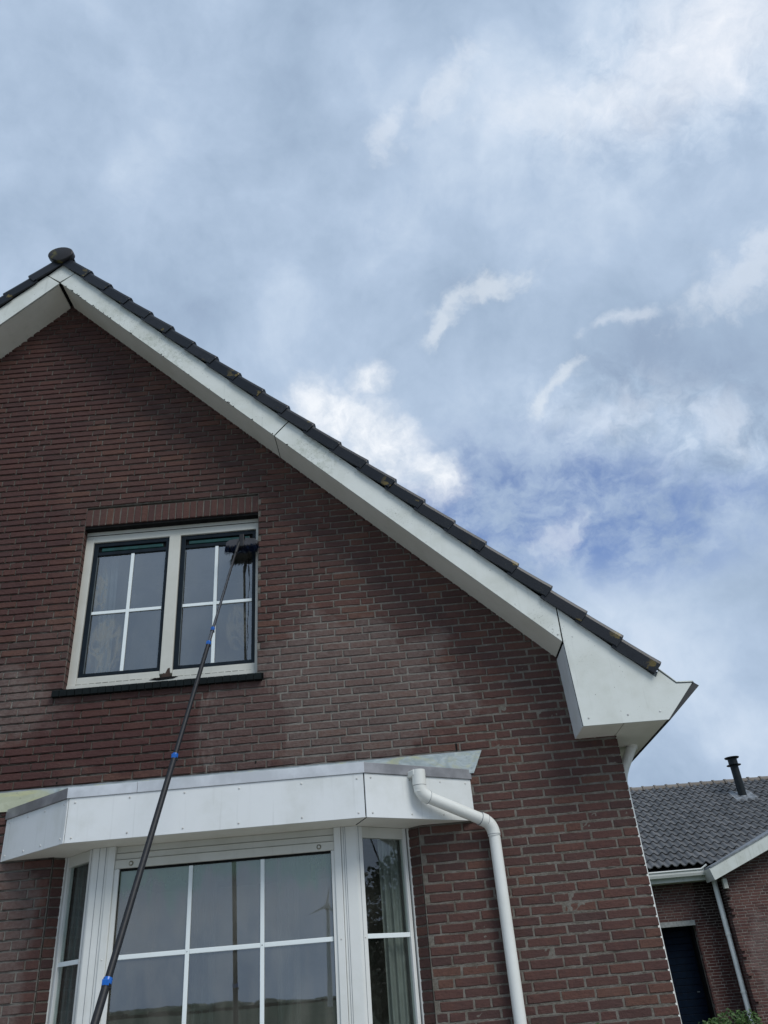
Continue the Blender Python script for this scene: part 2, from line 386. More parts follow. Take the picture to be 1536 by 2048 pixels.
def tile_mat(name, a, b, lichen=0.0, rough=.35, moss=0.0, dust=0.0):
    m, t, p = principled(name, rough=rough, spec=.5 if dust else .28); P = wpos(t)
    ri = t.new('ShaderNodeObjectInfo').outputs['Random']
    at = t.new('ShaderNodeAttribute', attribute_name='tint').outputs['Fac']
    c = t.mix(t.math('FRACT', t.math('ADD', ri, at)), a, b)
    c = t.mix(t.rng(t.noise(P, 14, 5, .65), .5, .75, 0, .5), c, (a[0]*.5, a[1]*.5, a[2]*.5))
    if dust: c = t.mix(t.rng(t.noise(P, 40, 4, .6), .45, .8, 0, dust), c, (.13, .12, .1))
    if lichen:
        loc = t.new('ShaderNodeAttribute', attribute_name='low').outputs['Fac']
        l = t.math('MULTIPLY', t.rng(t.noise(P, 11, 3, .5), .60, .635), t.rng(loc, .6, .95))
        g = t.rng(t.noise(P, 55, 4, .7), .3, .55, .3, 1)
        c = t.mix(t.math('MULTIPLY', l, g), c, (.14, .105, .03))
        l2 = t.math('MULTIPLY', t.rng(t.noise(P, 120, 4, .7), .62, .7), t.rng(loc, .5, 1.0))
        c = t.mix(t.math('MULTIPLY', l2, .8), c, (.2, .21, .14))
    if moss:
        c = t.mix(t.rng(t.noise(P, 7, 5, .65), .56, .66, 0, moss), c, (.10, .09, .03))
    t.put(p.inputs['Base Color'], c); bump(t, p, t.noise(P, 70, 4, .6), .0015, .6); return m
M_verge = tile_mat('verge_tile_anthracite', (.007, .010, .015), (.018, .020, .025), lichen=1, rough=.36)
M_cap = tile_mat('ridge_cap_mossy', (.022, .021, .023), (.022, .021, .023), moss=1, rough=.45)
M_tile_n = tile_mat('pantile_grey', (.075, .077, .080), (.130, .130, .132), rough=.6, dust=.3)
M_pvc_n = panel_material('pvc_pipe_far', (.86, .87, .84), .1, .4, specks=False)
M_ridge_n = tile_mat('ridge_tile_grey', (.14, .12, .10), (.2, .175, .15), rough=.7, dust=.4)
def glass_mat(name, tint, f0ior=2.0, dirt=.06, dirtcol=(.3, .29, .25), wave=.4, smear=False, top=None):
    m = bpy.data.materials.new(name); m.use_nodes = True; t = NT(m.node_tree); P = wpos(t)
    out = t.new('ShaderNodeOutputMaterial')
    fr = t.new('ShaderNodeFresnel'); fr.inputs[0].default_value = f0ior
    tr = t.new('ShaderNodeBsdfTransparent'); tr.inputs[0].default_value = (*tint, 1)
    gl = t.new('ShaderNodeBsdfGlossy'); gl.inputs['Roughness'].default_value = .012; gl.inputs[0].default_value = (.93, .97, 1, 1)
    b = t.new('ShaderNodeBump'); b.inputs['Distance'].default_value = .002*wave; b.inputs['Strength'].default_value = .5
    t.put(b.inputs['Height'], t.noise(P, 1.6, 2, .4)); t.l.new(b.outputs[0], gl.inputs['Normal'])
    front = t.math('SUBTRACT', 1.0, t.new('ShaderNodeNewGeometry').outputs['Backfacing'])
    mx = t.new('ShaderNodeMixShader'); t.put(mx.inputs[0], t.math('MULTIPLY', fr.outputs[0], front)); t.l.new(tr.outputs[0], mx.inputs[1]); t.l.new(gl.outputs[0], mx.inputs[2])
    df = t.new('ShaderNodeBsdfDiffuse'); df.inputs[0].default_value = (*dirtcol, 1)
    dn = t.rng(t.noise(t.vm('MULTIPLY', P, (3, 1, 1)), 2.2, 6, .62, .5), .3, .75, dirt*.3, dirt)
    dr = t.math('MULTIPLY', t.rng(t.noise(t.vm('MULTIPLY', P, (40, 1, 2)), 1, 4, .6), .55, .75), dirt*.22)
    dt = t.math('ADD', dn, dr)
    if smear:
        Q = t.vm('MULTIPLY', P, (1.4, 1, .7)); rg = t.math('ABSOLUTE', t.math('SUBTRACT', t.noise(Q, 4.5, 7, .62, 1.8), .5))
        ln = t.rng(rg, .085, .0)
        a1 = t.math('MAXIMUM', ell(t, P, (-2.40, 4.22), (.15, .26)), ell(t, P, (-2.49, 4.72), (.055, .25)))
        a1 = t.math('MAXIMUM', a1, t.math('MULTIPLY', ell(t, P, (-1.30, 4.30), (.10, .22)), .5))
        dt = t.math('ADD', dt, t.math('MULTIPLY', t.math('MULTIPLY', ln, a1), .30))
        dt = t.math('ADD', dt, t.math('MULTIPLY', a1, .03))
    if top:
        sx = t.new('ShaderNodeSeparateXYZ'); t.l.new(P, sx.inputs[0])
        zz = t.math('ADD', sx.outputs[2], t.math('MULTIPLY', t.math('SUBTRACT', t.noise(P, 3.2, 5, .6), .5), .5))
        dt = t.math('ADD', dt, t.math('MULTIPLY', t.rng(zz, top[0], top[1]), .22))
        z2 = t.math('ADD', sx.outputs[2], t.math('MULTIPLY', t.math('SUBTRACT', t.noise(t.vm('MULTIPLY', P, (2.2, 1, .6)), 2.6, 4, .55), .5), .9))
        gm = t.math('MULTIPLY', t.rng(z2, top[1]-.14, top[1]+.0), .9)
        dcol = t.mix(gm, dirtcol, (.26, .36, .27)); t.l.new(dcol, df.inputs[0])
        dt = t.math('ADD', dt, t.math('MULTIPLY', gm, .12))
        wb = t.rng(t.noise(P, 1.5, 3, .5), .42, .62); dt = t.math('ADD', dt, t.math('MULTIPLY', t.math('MULTIPLY', wb, t.rng(zz, top[0]-.1, top[1])), .10))
    mx2 = t.new('ShaderNodeMixShader'); t.put(mx2.inputs[0], dt); t.l.new(mx.outputs[0], mx2.inputs[1]); t.l.new(df.outputs[0], mx2.inputs[2])
    t.l.new(mx2.outputs[0], out.inputs[0]); return m
M_glass = glass_mat('window_glass', (.8, .85, .85), 3.0, .10, smear=True)
M_glass_b = glass_mat('bay_glass', (.75, .82, .8), 2.8, .17, (.36, .335, .29), top=(1.75, 2.4))
M_glass_s = glass_mat('bay_side_glass', (.85, .9, .88), 1.9, .04)
def leaf_mat(name, a, b):
    m, t, p = principled(name, rough=.55); P = wpos(t)
    at = t.new('ShaderNodeAttribute', attribute_name='tint').outputs['Fac']
    t.put(p.inputs['Base Color'], t.mix(at, a, b)); return m
M_leaf = leaf_mat('leaf_green', (.03, .07, .015), (.08, .15, .035))
M_leaf_d = leaf_mat('leaf_dark', (.012, .03, .008), (.03, .06, .018))

# ------------------------------------------------------------------ brick laying
JZ, BH = .0625, .0505
def brick_shape(L, rr, D=.1, H=BH):
    """local mesh, centred: u along x, outward -y, up z; ragged worn front edge"""
    pts = [(-L/2, -H/2), (-L/6, -H/2), (L/6, -H/2), (L/2, -H/2), (L/2, H/2), (L/6, H/2), (-L/6, H/2), (-L/2, H/2)]
    j = lambda s: rr.uniform(-s, s)
    ring0 = []; ring1 = []; ring2 = []
    for i, (x, z) in enumerate(pts):
        cxn = .0035 if i in (0, 3, 4, 7) else 0
        sx = -1 if x > 0 else 1; sz = -1 if z > 0 else 1
        dx, dz = j(.0012), j(.0016)
        ring0.append((x+sx*(cxn+.0015)+dx, -.0012+j(.0009), z+sz*.0042+dz))
        ring1.append((x+dx, .0035, z+dz))
        ring2.append((x, D, z))
    vs = ring0+ring1+ring2; n = 8; fs = [tuple(range(n))]
    for a, b in ((0, n), (n, 2*n)): fs += [(a+i, b+i, b+(i+1) % n, a+(i+1) % n) for i in range(n)]
    return vs, [tuple(reversed(f)) for f in fs] if False else fs
VAR = {}
def variants(mat, L, n=10, key=''):
    k = (mat.name, round(L, 3), key)
    if k not in VAR:
        rr = random.Random(int(L*1000)); out = []
        for i in range(n):
            vs, fs = brick_shape(L, rr); mb = MB(); tt = rr.random(); mb.add(vs, fs, tt)
            out.append((mb.mesh('brick', mat), vs, fs, tt))
        VAR[k] = out
    return VAR[k]
def lay(W, nrows, rr, start_right=False, S=.2122, Hd=.1022, J=.0105):
    """wild bond: list of (row, u0, u1)"""
    out = []; prev = []
    for r in range(nrows):
        u = 0.0; row = []; first = True; heads = 0
        while u < W:
            cands = [S, Hd] if rr.random() > .26 or heads else [Hd, S]
            if first: L = (Hd if r % 2 else .157); cands = [L]
            best = None
            for L in cands:
                e = u+L+J/2
                if all(abs(e-q) > .045 for q in prev): best = L; break
            L = best if best is not None else cands[0]
            if L == Hd: heads = 2
            else: heads = max(0, heads-1)
            row.append((u, u+L)); u += L+J; first = False
        prev = [b+J/2 for a, b in row]
        for a, b in row:
            out.append((r, W-b, W-a) if start_right else (r, a, b))
    return out
def cut(a, b, holes):
    segs = [(a, b)]
    for h0, h1 in holes:
        ns = []
        for s0, s1 in segs:
            if h1 <= s0 or h0 >= s1: ns.append((s0, s1)); continue
            if h0 > s0: ns.append((s0, h0))
            if h1 < s1: ns.append((h1, s1))
        segs = ns
    return [s for s in segs if s[1]-s[0] > .03]
def px_area(pts):
    q = [project(p) for p in pts]
    if any(x is None for x in q): return 0, 0, 0
    a = 0
    for i in range(len(q)): a += q[i][0]*q[(i+1) % 4][1] - q[(i+1) % 4][0]*q[i][1]
    return abs(a)/2, sum(x[0] for x in q)/4, sum(x[1] for x in q)/4
def brick_wall(parent, O, U, N, W, z0, nrows, holes, keep, visible, mat, rr, limit, start_right=False, name='brick', scale=1.0):
    """lays bricks on a wall; the `limit` largest fully visible ones become objects of their own"""
    O = Vector(O); U = Vector(U).normalized(); N = Vector(N).normalized(); Z = Vector((0, 0, 1))
    items = []
    for r, a, b in lay(W, nrows, rr, start_right):
        zc = z0 + r*JZ + JZ/2
        for s0, s1 in cut(a, b, holes(r, zc)):
            c = O + U*((s0+s1)/2) + Z*zc
            if not keep(c): continue
            L = s1-s0; std = min((.2122, .1022, .157), key=lambda x: abs(x-L)); isstd = abs(std-L) < .002
            area = 0
            if isstd:
                area, px, py = px_area([c-U*L/2-Z*.025, c+U*L/2-Z*.025, c+U*L/2+Z*.025, c-U*L/2+Z*.025])
                if not (5 < px < 1531 and 5 < py < 2043 and visible(c, px, py)): area = 0
            items.append([area, c, L, std if isstd else None])
    order = sorted([i for i, it in enumerate(items) if it[0] > 0], key=lambda i: -items[i][0])[:limit]
    single = set(order); bulk = MB(); off = ORG[parent.name]
    rot = Matrix((U, -N, Z)).transposed().to_4x4()
    for i, (area, c, L, std) in enumerate(items):
        c = c + Z*rr.uniform(-.0018, .0018) + N*rr.uniform(-.0026, .0018)
        Mx = Matrix.Translation(c) @ rot @ Matrix.Rotation(rr.uniform(-.006, .006), 4, 'Y') @ Matrix.Rotation(rr.uniform(-.012, .012), 4, 'Z')
        if std is not None: me, vs, fs, tt = rr.choice(variants(mat, std))
        else: vs, fs = brick_shape(L, rr); me = None; tt = rr.random()
        if i in single:
            o = bpy.data.objects.new(name, me); COL.objects.link(o); o.parent = parent
            o.matrix_local = Matrix.Translation(-off) @ Mx
        else:
            bulk.add([Mx @ Vector(v) for v in vs], fs, rr.random())
    o = bulk.build('further_bricks', mat, parent, kind='stuff')
    return o
def mortar_sheet(parent, O, U, N, W, z0, nrows, holes, keep, depth, mat, du=.02):
    """mortar between the courses as a ragged relief standing a few millimetres behind the bricks"""
    O = Vector(O); U = Vector(U).normalized(); N = Vector(N).normalized(); mb = MB()
    nu = int(W/du)+1; us = [W*i/(nu-1) for i in range(nu)]
    rr = random.Random(3)
    for r in range(nrows):
        zc = z0 + r*JZ + JZ/2; hs = holes(r, zc)
        zs = [z0+r*JZ+x for x in (-.0045, .0002, .0055, .0125, .030, .048, .058)]
        ring = {}
        def vert(i, k):
            if (i, k) not in ring:
                u = us[i]; z = zs[k] + rr.uniform(-.0012, .0012)*(k not in (0, 6))
                d = depth(u, zs[k], (0, 1, 2, 3, 4, 5, 6)[k], rr)
                ring[(i, k)] = len(mb.v); mb.v.append(tuple(O + U*u - N*d + Vector((0, 0, z))))
            return ring[(i, k)]
        for i in range(nu-1):
            um = (us[i]+us[i+1])/2
            if any(h0 < um < h1 for h0, h1 in hs): continue
            if not keep(O+U*um+Vector((0, 0, zc))): continue
            for k in range(6):
                mb.f.append((vert(i, k), vert(i+1, k), vert(i+1, k+1), vert(i, k+1))); mb.t.append(.5)
    return mb

# ================================================================== MAIN HOUSE
YW = 5.993; XC = 1.578; XA = -3.115; XL = -7.8
ZB = 1.6 + .0625*.82 - 27*.0625 + .0        # a bed joint level near the ground
ZB = ZB + .0
def rake(x): return 8.046 - .9885*abs(x-XA)   # wall meets soffit
house = thing('brick_house', 'red brown brick house with a steep gable, white bargeboards and a bay window', 'house', (XA, YW, 0))
NR = int((8.2-ZB)/JZ)
def holes_main(r, zc):
    h = []
    X = lambda x: x - XL
    if 3.80 < zc < 5.498 + .0: h.append((X(-2.66), X(-1.108)))
    if 3.765 < zc < 3.835: h.append((X(-2.728), X(-1.062)))
    if zc < 2.93: h.append((X(-2.562), X(.054)))
    return h
keep_main = lambda c: c.z < rake(c.x)+.17
keep_mort = lambda c: c.z < rake(c.x)+.03
def vis_main(c, px, py):
    if c.z > rake(c.x)-.05: return False
    if -2.95 < c.x < .50 and 2.5 < c.z < 3.06: return False
    if c.x > 1.24 and c.z > 3.06: return False
    return True
rr = random.Random(11)
brick_wall(house, (XL, YW, 0), (1, 0, 0), (0, -1, 0), XC-XL, ZB, NR, holes_main, keep_main, vis_main, M_brick, rr, 275, start_right=True)
from mathutils import noise as mn
def dep_main(u, z, k, rr):
    x = u + XL
    n = mn.noise(Vector((x*.9, z*.8, 3.3)))*.5 + mn.noise(Vector((x*3.1, z*2.7, 9)))*.35
    old = max(0.0, min(1.0, (-.9-x)*.55 + (z-4.6)*.28 + .25 + n))         # eroded joints towards the top left
    full = max(0.0, min(1.0, (x-.2)*.9 + (3.6-z)*.4 + n*.5))
    d = .0045 + .0030*old - .0025*full + rr.uniform(-.0012, .0012)
    d += max(0, mn.noise(Vector((x*34, z*36, 1))))*.006*(.4+old)
    if k in (0, 1): d += old*.0055 + max(0, mn.noise(Vector((x*17, z*40, 5))) - .12)*(.006+.022*old)      # slit right under the brick above
    if XC - x < .03: d = max(d, .007)
    return max(.0012, d)
mo = mortar_sheet(house, (XL, YW, 0), (1, 0, 0), (0, -1, 0), XC-.008-XL, ZB, NR, holes_main, keep_mort, dep_main, M_mortar)
o = mo.build('mortar', M_mortar, house); o['kind'] = 'stuff'
def part_(mb, name, mat, parent): return mb.build(name, mat, parent, fix=True)
WEEP = ((.385, 3.12), (-1.115, 3.12), (-2.60, 3.12))
# masonry core behind the mortar: four blocks round the openings
core = MB(); yc0, yc1 = YW+.03, YW+.11
core.box(XL+.02, -2.70, yc0, yc1, 0, 3.4); core.box(.09, XC-.02, yc0, yc1, 0, 3.1)
core.box(-2.70, .09, yc0, yc1, 2.78, 3.76)
core.prism([(XL+.02, 3.4), (-2.70, 3.4), (-2.70, rake(-2.70)), (XA, rake(XA)), (XL+.02, rake(XL+.02)+.0)], 'y', yc0, yc1)
core.prism([(-2.70, 5.5), (-1.07, 5.5), (-1.07, rake(-1.07)), (-2.70, rake(-2.70))], 'y', yc0+.001, yc1-.001)
core.prism([(-1.07, 3.76), (1.22, 3.76), (-1.07, rake(-1.07))], 'y', yc0, yc1)
core.box(-1.07, 1.24, yc0+.002, yc1-.002, 3.1, 3.77)
core.build('masonry_core', M_mortar, house, fix=True)
# reveal backing (mortar edge seen between the brick ends)
for bx in ((-2.70, -2.667, YW+.012, YW+.105, 3.835, 5.33), (-1.101, -1.07, YW+.012, YW+.105, 3.835, 5.33), (-2.60, -2.568, YW+.012, YW+.2, 0, 2.62), (.061, .09, YW+.012, YW+.2, 0, 2.62), (XC-.06, XC-.010, YW+.02, YW+.1, 0, 3.12)):
    jb = MB(); jb.box(*bx); jb.build('joint_backing', M_mortar, house)
# side wall towards the neighbour
brick_wall(house, (XC, YW+.112, 0), (0, 1, 0), (1, 0, 0), 4.0, ZB, int((3.12-ZB)/JZ), lambda r, z: [], lambda c: True, lambda c, x, y: False, M_brick, random.Random(5), 0)
sm = mortar_sheet(house, (XC, YW+.01, 0), (0, 1, 0), (1, 0, 0), 4.1, ZB, int((3.12-ZB)/JZ), lambda r, z: [], lambda c: True, lambda u, z, k, q: .007+q.uniform(-.001, .001), M_mortar, .05)
o = sm.build('side_mortar', M_mortar, house); o['kind'] = 'stuff'
sw = MB(); sw.box(XC-.1, XC-.02, YW+.12, YW+8, 0, 3.1); sw.box(XL, XC-.1, YW+7.9, YW+8, 0, 3.1); sw.box(XL, XL+.08, YW+.12, YW+7.9, 0, 3.1)
sw.build('outer_walls', M_brick, house, fix=True)
# splayed brick returns beside the bay
def splay(x0, x1, y0, y1, sgn):
    U = Vector((x1-x0, y1-y0, 0)); W = U.length; U.normalize(); N = Vector((U.y, -U.x, 0))
    if N.y > 0: N = -N
    mb = MB(); rot = Matrix((U, -N, Vector((0, 0, 1)))).transposed().to_4x4()
    for r in range(int((2.6-ZB)/JZ)):
        zc = ZB + r*JZ + JZ/2; vs, fs = brick_shape(W-.004, rr, D=.05)
        Mx = Matrix.Translation(Vector(((x0+x1)/2, (y0+y1)/2, zc))) @ rot
        mb.add([Mx @ Vector(v) for v in vs], fs, rr.random())
    mb.build('return_bricks', M_brick, house, kind='stuff')
    b = MB(); b.frame_box((x0, y0, 0), U, N, 0, W, -.05, -.006, 0, 2.62); b.build('return_mortar', M_mortar, house, fix=True)
splay(-2.548, -2.475, YW+.012, YW+.085, 1); splay(-.030, .042, YW+.085, YW+.012, -1)

for wx_, wz_ in WEEP:
    m = MB(); m.box(wx_-.006, wx_+.006, YW-.0022, YW+.02, wz_-.026, wz_+.026); part_(m, 'weep_hole', M_black, house)
# ---- soldier course over the upstairs window
nS = 25; wS = (2.66-1.108)/nS
for i in range(nS):
    x = -2.66 + (i+.5)*wS; vs, fs = brick_shape(.167, rr, D=.1, H=wS-.0115)
    if i < 4 or True:
        key = i % 6
        if ('sold', key) not in VAR:
            mb = MB(); q = [(z, y, xx) for xx, y, z in vs]; mb.add(q, [tuple(reversed(f)) for f in fs], rr.random()); VAR[('sold', key)] = mb.mesh('lintel_brick', M_brick)
        o = bpy.data.objects.new('lintel_brick', VAR[('sold', key)]); COL.objects.link(o); o.parent = house
        o.location = (x-XA, rr.uniform(-.003, .001), 5.413 - .004*(i/nS) + rr.uniform(-.001, .001)); o.rotation_euler = (0, rr.uniform(-.012, .012), 0)
lm_ = MB(); lm_.box(-2.66, -1.108, YW+.006, YW+.1, 5.332, 5.497); lm_.build('lintel_mortar', M_mortar, house, fix=True)
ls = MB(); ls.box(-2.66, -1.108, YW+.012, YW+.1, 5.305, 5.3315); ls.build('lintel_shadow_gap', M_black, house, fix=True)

# ---- window sill of black glazed tiles
nT = 27; x0, x1 = -2.722, -1.067; wT = (x1-x0)/nT; tm = None
for i in range(nT):
    if tm is None:
        mb = MB(); mb.prism([(-.042, -.03), (-.042, .014), (-.036, .022), (.12, .034), (.12, -.03)], 'x', -wT/2+.0022, wT/2-.0022)
        tm = mb.mesh('sill_tile', M_sill)
    o = bpy.data.objects.new('sill_tile', tm); COL.objects.link(o); o.parent = house
    o.location = (x0+(i+.5)*wT-XA, rr.uniform(-.0015, .0015), 3.798+rr.uniform(-.001, .001)); o.rotation_euler = (0, rr.uniform(-.01, .01), 0)
sb = MB(); sb.box(x0+.003, x1-.003, YW-.028, YW+.1, 3.770, 3.805); sb.build('sill_mortar', M_mortar, house, fix=True)

# ---- upstairs window
YF = 6.078
win = link('window', None, house, (0, 0, 0)); 
def part(mb, name, mat, parent, **k): return mb.build(name, mat, parent, fix=True, **k)
fr = MB(); xl, xr, zb, zt = -2.662, -1.106, 3.838, 5.318
fr.box(xl, -2.593, YF, YF+.07, zb+.052, zt-.048); fr.box(-1.147, xr, YF, YF+.07, zb+.052, zt-.048)
fr.box(xl, xr, YF-.004, YF+.07, zt-.048, zt+.02); fr.box(-1.916, -1.817, YF-.003, YF+.07, 3.925, 5.205)
fr.box(xl, xr, YF+.002, YF+.07, 5.205, zt-.0475); fr.box(xl+.001, xr-.001, YF-.012, YF+.07, zb, zb+.05)
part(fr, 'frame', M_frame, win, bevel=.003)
hr = MB(); hr.box(xl+.004, xr-.004, YF-.0055, YF, 5.268, 5.2705); part(hr, 'head_groove', M_black, win)
lr = MB(); lr.box(-2.592, -1.917, YF+.006, YF+.06, 3.892, 3.955); lr.box(-1.816, -1.148, YF+.006, YF+.06, 3.892, 3.955); part(lr, 'bottom_rail', M_frame, win, bevel=.003)
bd = MB()
for i in range(26):   # weathered joint along the bottom rail
    a = -2.59 + i*.055; bd.box(a, a+.045, YF-.0135, YF-.011, 3.889+R.uniform(0, .002), 3.891+R.uniform(.0, .003))
part(bd, 'rail_joint', M_black, win)
rs = MB(); 
for i in range(9):
    a = 2*math.pi*i/9; 
pts = [(-1.905, 3.893), (-1.885, 3.93), (-1.868, 3.925), (-1.85, 3.965), (-1.835, 3.97), (-1.828, 3.915), (-1.822, 3.893)]
rs.prism(pts, 'y', YF-.007, YF-.0032); part(rs, 'rot_patch', M_stain, win)
rs = MB(); rs.prism([(-1.99, 3.878), (-1.95, 3.889), (-1.80, 3.893), (-1.76, 3.889), (-1.80, 3.874), (-1.92, 3.868)], 'y', YF-.0155, YF-.0122); part(rs, 'rot_gap', M_black, win)
for a, b, gb in ((-2.591, -1.917, (-2.241,)), (-1.816, -1.148, (-1.497,))):
    s = MB(); y0, y1 = YF+.018, YF+.05; t_ = .042
    s.box(a, a+t_, y0, y1, 3.958, 5.203); s.box(b-t_*.75, b, y0, y1, 3.958, 5.203)
    s.box(a+t_, b-t_*.75, y0, y1, 3.958, 3.99); s.box(a+t_, b-t_*.75, y0, y1, 5.165, 5.203)
    s.box(a+t_, b-t_*.75, y0+.004, y1, 5.080, 5.112)
    part(s, 'sash', M_sash, win, bevel=.002)
    s = MB(); s.box(a+t_+.028, b-t_*.75-.028, y0+.003, y1-.004, 5.118, 5.150); part(s, 'vent_strip', M_teal, win, bevel=.004)
    s = MB(); s.box(a+t_+.002, b-t_*.75-.002, y0+.018, y1, 5.112, 5.165); part(s, 'vent_recess', M_black, win)
    s = MB(); s.box(a+t_-.004, b-t_*.75+.004, y0+.020, y0+.026, 3.985, 5.084); part(s, 'pane', M_glass, win)
    s = MB()
    for gx in gb:
        s.box(gx-.014, gx+.014, y0+.008, y0+.018, 3.99, 5.08)
    for k_, (c0, c1) in enumerate(((a+t_+.001, gb[0]-.0143), (gb[0]+.0143, b-t_*.75-.001))): s.box(c0, c1, y0+.0085, y0+.018, 4.514, 4.541)
    part(s, 'glazing_bar', M_bar, win, bevel=.002)
    s = MB(); s.box(a+t_, a+t_+.003, y0-.0005, y0+.012, 3.992, 5.06); part(s, 'glazing_bead', M_zinc, win)
# water trickle on the right pane
tr = MB(); z = 4.93; x = -1.215
while z > 4.0:
    h = R.uniform(.02, .05); wd = R.uniform(.0012, .004)*(2.6 if 4.78 < z < 4.9 else 1)
    nx = x + R.uniform(-.004, .0045)
    tr.prism([(x-wd, z), (x+wd, z), (nx+wd*.8, z-h), (nx-wd*.8, z-h)], 'y', YF+.0368, YF+.0378); z -= h*.98; x = nx
part(tr, 'water_trickle', M_drip, win)
room = MB(); room.box(-2.75, -1.0, YF+.08, YF+1.6, 3.6, 3.62); room.box(-2.75, -1.0, YF+1.6, YF+1.65, 3.6, 5.5); room.box(-2.78, -2.75, YF+.08, YF+1.6, 3.6, 5.5); room.box(-1.0, -.97, YF+.08, YF+1.6, 3.6, 5.5); room.box(-2.75, -1.0, YF+.08, YF+1.6, 5.5, 5.52)
part(room, 'room_lining', M_room, house)

# ---- roof
SL = .992; K = math.sqrt(1+SL*SL)
def low(x): return 8.354 - SL*abs(x+3.12)         # underside of the verge tiles
def fbot(x): return 8.088 - .9966*abs(x+3.118)    # lower edge of the bargeboard
YO = 5.66
dk = MB()
dk.prism([(-3.12, 8.12), (1.22, 8.12-SL*4.34), (1.88, 3.13), (2.0, 3.33), (1.88, low(1.88)+.02), (-3.12, 8.374)], 'y', YO+.014, YW+8.3)
dk.prism([(-3.12, 8.12), (-3.12, 8.374), (-8.1, low(-8.1)+.02), (-8.1, 8.12-SL*4.98)], 'y', YO+.014, YW+8.3)
part(dk, 'roof_structure', M_black, house)
cv = MB()
for s_ in (1, -1):
    n_ = 23 if s_ > 0 else 23
    for kx in range(n_):   # stepped tile courses behind the verge
        a = kx*.225; b = a+.235
        xa, xb = -3.12+s_*a, -3.12+s_*b
        za, zb_ = low(xa)+.075, low(xb)+.10
        cv.prism([(xa, za-.05), (xb, zb_-.06), (xb, zb_), (xa, za)], 'y', YO+.3, YW+8.3)
part(cv, 'tile_courses', M_verge, house, kind='stuff')
# bargeboards
def board(pts, name, mat, y0, y1, par=house, bevel=.0015):
    m = MB(); m.prism(pts, 'y', y0, y1); return part(m, name, mat, par, bevel=bevel)
g = .004
ft = lambda x: low(x)-.004
# apex piece: kite between two slanted joints
dl, dr_ = -3.262, -2.978
board([(-3.12, fbot(-3.118)+.012), (dr_-g*1.4, ft(dr_)-.002), (-3.12, 8.350), (dl+g*1.4, ft(dl)-.002)], 'bargeboard', M_white, YO-.012, YO)
def slope_board(xa_t, xa_b, xb_t, xb_b, name='bargeboard'):
    return board([(xa_b, fbot(xa_b)), (xb_b, fbot(xb_b)), (xb_t, ft(xb_t)), (xa_t, ft(xa_t))], name, M_white, YO-.012, YO)
slope_board(dr_+g, -3.118+g*1.6, -.784-g, -.911-g)
slope_board(-.784+g, -.911+g, 1.246, 1.243)
slope_board(dl-g, -3.118-g*1.6, -6.0, -6.1)
board([(1.252, 3.735), (1.272, 3.101), (1.876, 3.096), (2.109, 3.344), (1.996, 3.349), (1.891, 3.458), (1.862, ft(1.862)), (1.255, ft(1.255))], 'boxed_eave_end', M_white, YO-.012, YO)
# zinc edge of the gutter on top of the eave end
z_ = MB(); z_.tube([(1.87, YO-.008, 3.475), (1.893, YO-.008, 3.466), (1.997, YO-.008, 3.357), (2.112, YO-.008, 3.352), (2.150, YO+.05, 3.325)], .0095, 8)
autosmooth(part(z_, 'zinc_edge', M_zinc, house))
gt = MB(); gt.prism([(1.888, 3.094), (2.155, 3.322), (2.118, 3.352), (1.878, 3.104)], 'y', YO-.004, YW+8.3)
part(gt, 'gutter_front', M_gutterdark, house)
gi = MB(); gi.prism([(1.87, 3.12), (2.10, 3.335), (2.0, 3.34), (1.89, 3.45), (1.8, 3.5)], 'y', YO+.002, YW+8.29); part(gi, 'gutter_core', M_zinc, house)
# soffits
def sof(x0, x1, zf, name='soffit_panel', y0=YO+.009, y1=YW+.02):
    m = MB(); m.prism([(x0, zf(x0)), (x1, zf(x1)), (x1, zf(x1)+.012), (x0, zf(x0)+.012)], 'y', y0, y1); return part(m, name, M_soffit, house)
zs = lambda x: fbot(x)+.006
sof(-3.098, -.915, zs); sof(-.907, 1.244, zs); sof(-3.138, -6.2, zs)
m = MB(); m.prism([(1.249, 3.728), (1.262, 3.728), (1.281, 3.104), (1.268, 3.104)], 'y', YO+.014, YW+.01); part(m, 'box_side_panel', M_canopy, house)
m = MB(); m.prism([(1.253, 3.72), (1.262, 3.72), (1.283, 3.107), (1.272, 3.107)], 'y', YO+.001, YO+.0135); part(m, 'box_joint', M_black, house)
m = MB(); m.box(1.275, 1.562, YO+.004, YW+.01, 3.103, 3.115); part(m, 'soffit_panel', M_soffit, house)
m = MB(); m.box(1.568, 1.874, YO+.004, YW+8.3, 3.102, 3.114); part(m, 'soffit_panel', M_soffit, house)
m = MB(); m.box(1.30, 1.86, YO+.008, YW+.02, 3.118, 3.2); part(m, 'box_core', M_black, house)
for xx, zz in ((1.222, 3.80), (1.32, 3.155), (1.60, 3.155), (1.83, 3.16)):
    m = MB(); m.dome((xx, YO-.012, zz), (0, -1, 0), .008, .005); part(m, 'screw', M_screw, house)
# dirt crumbs on the lower bargeboard edge
cr = MB()
for i in range(34):
    x = -3.05 + (R.random()**1.8)*2.3; s_ = R.uniform(.003, .009); z = fbot(x)+R.uniform(-.004, .008)
    cr.prism([(x-s_, z-s_*.3), (x+s_*.6, z-s_*.6), (x+s_, z+s_*.3), (x, z+s_*.7)], 'y', YO-.017, YO-.0122)
part(cr, 'edge_dirt', M_black, house, kind='stuff')
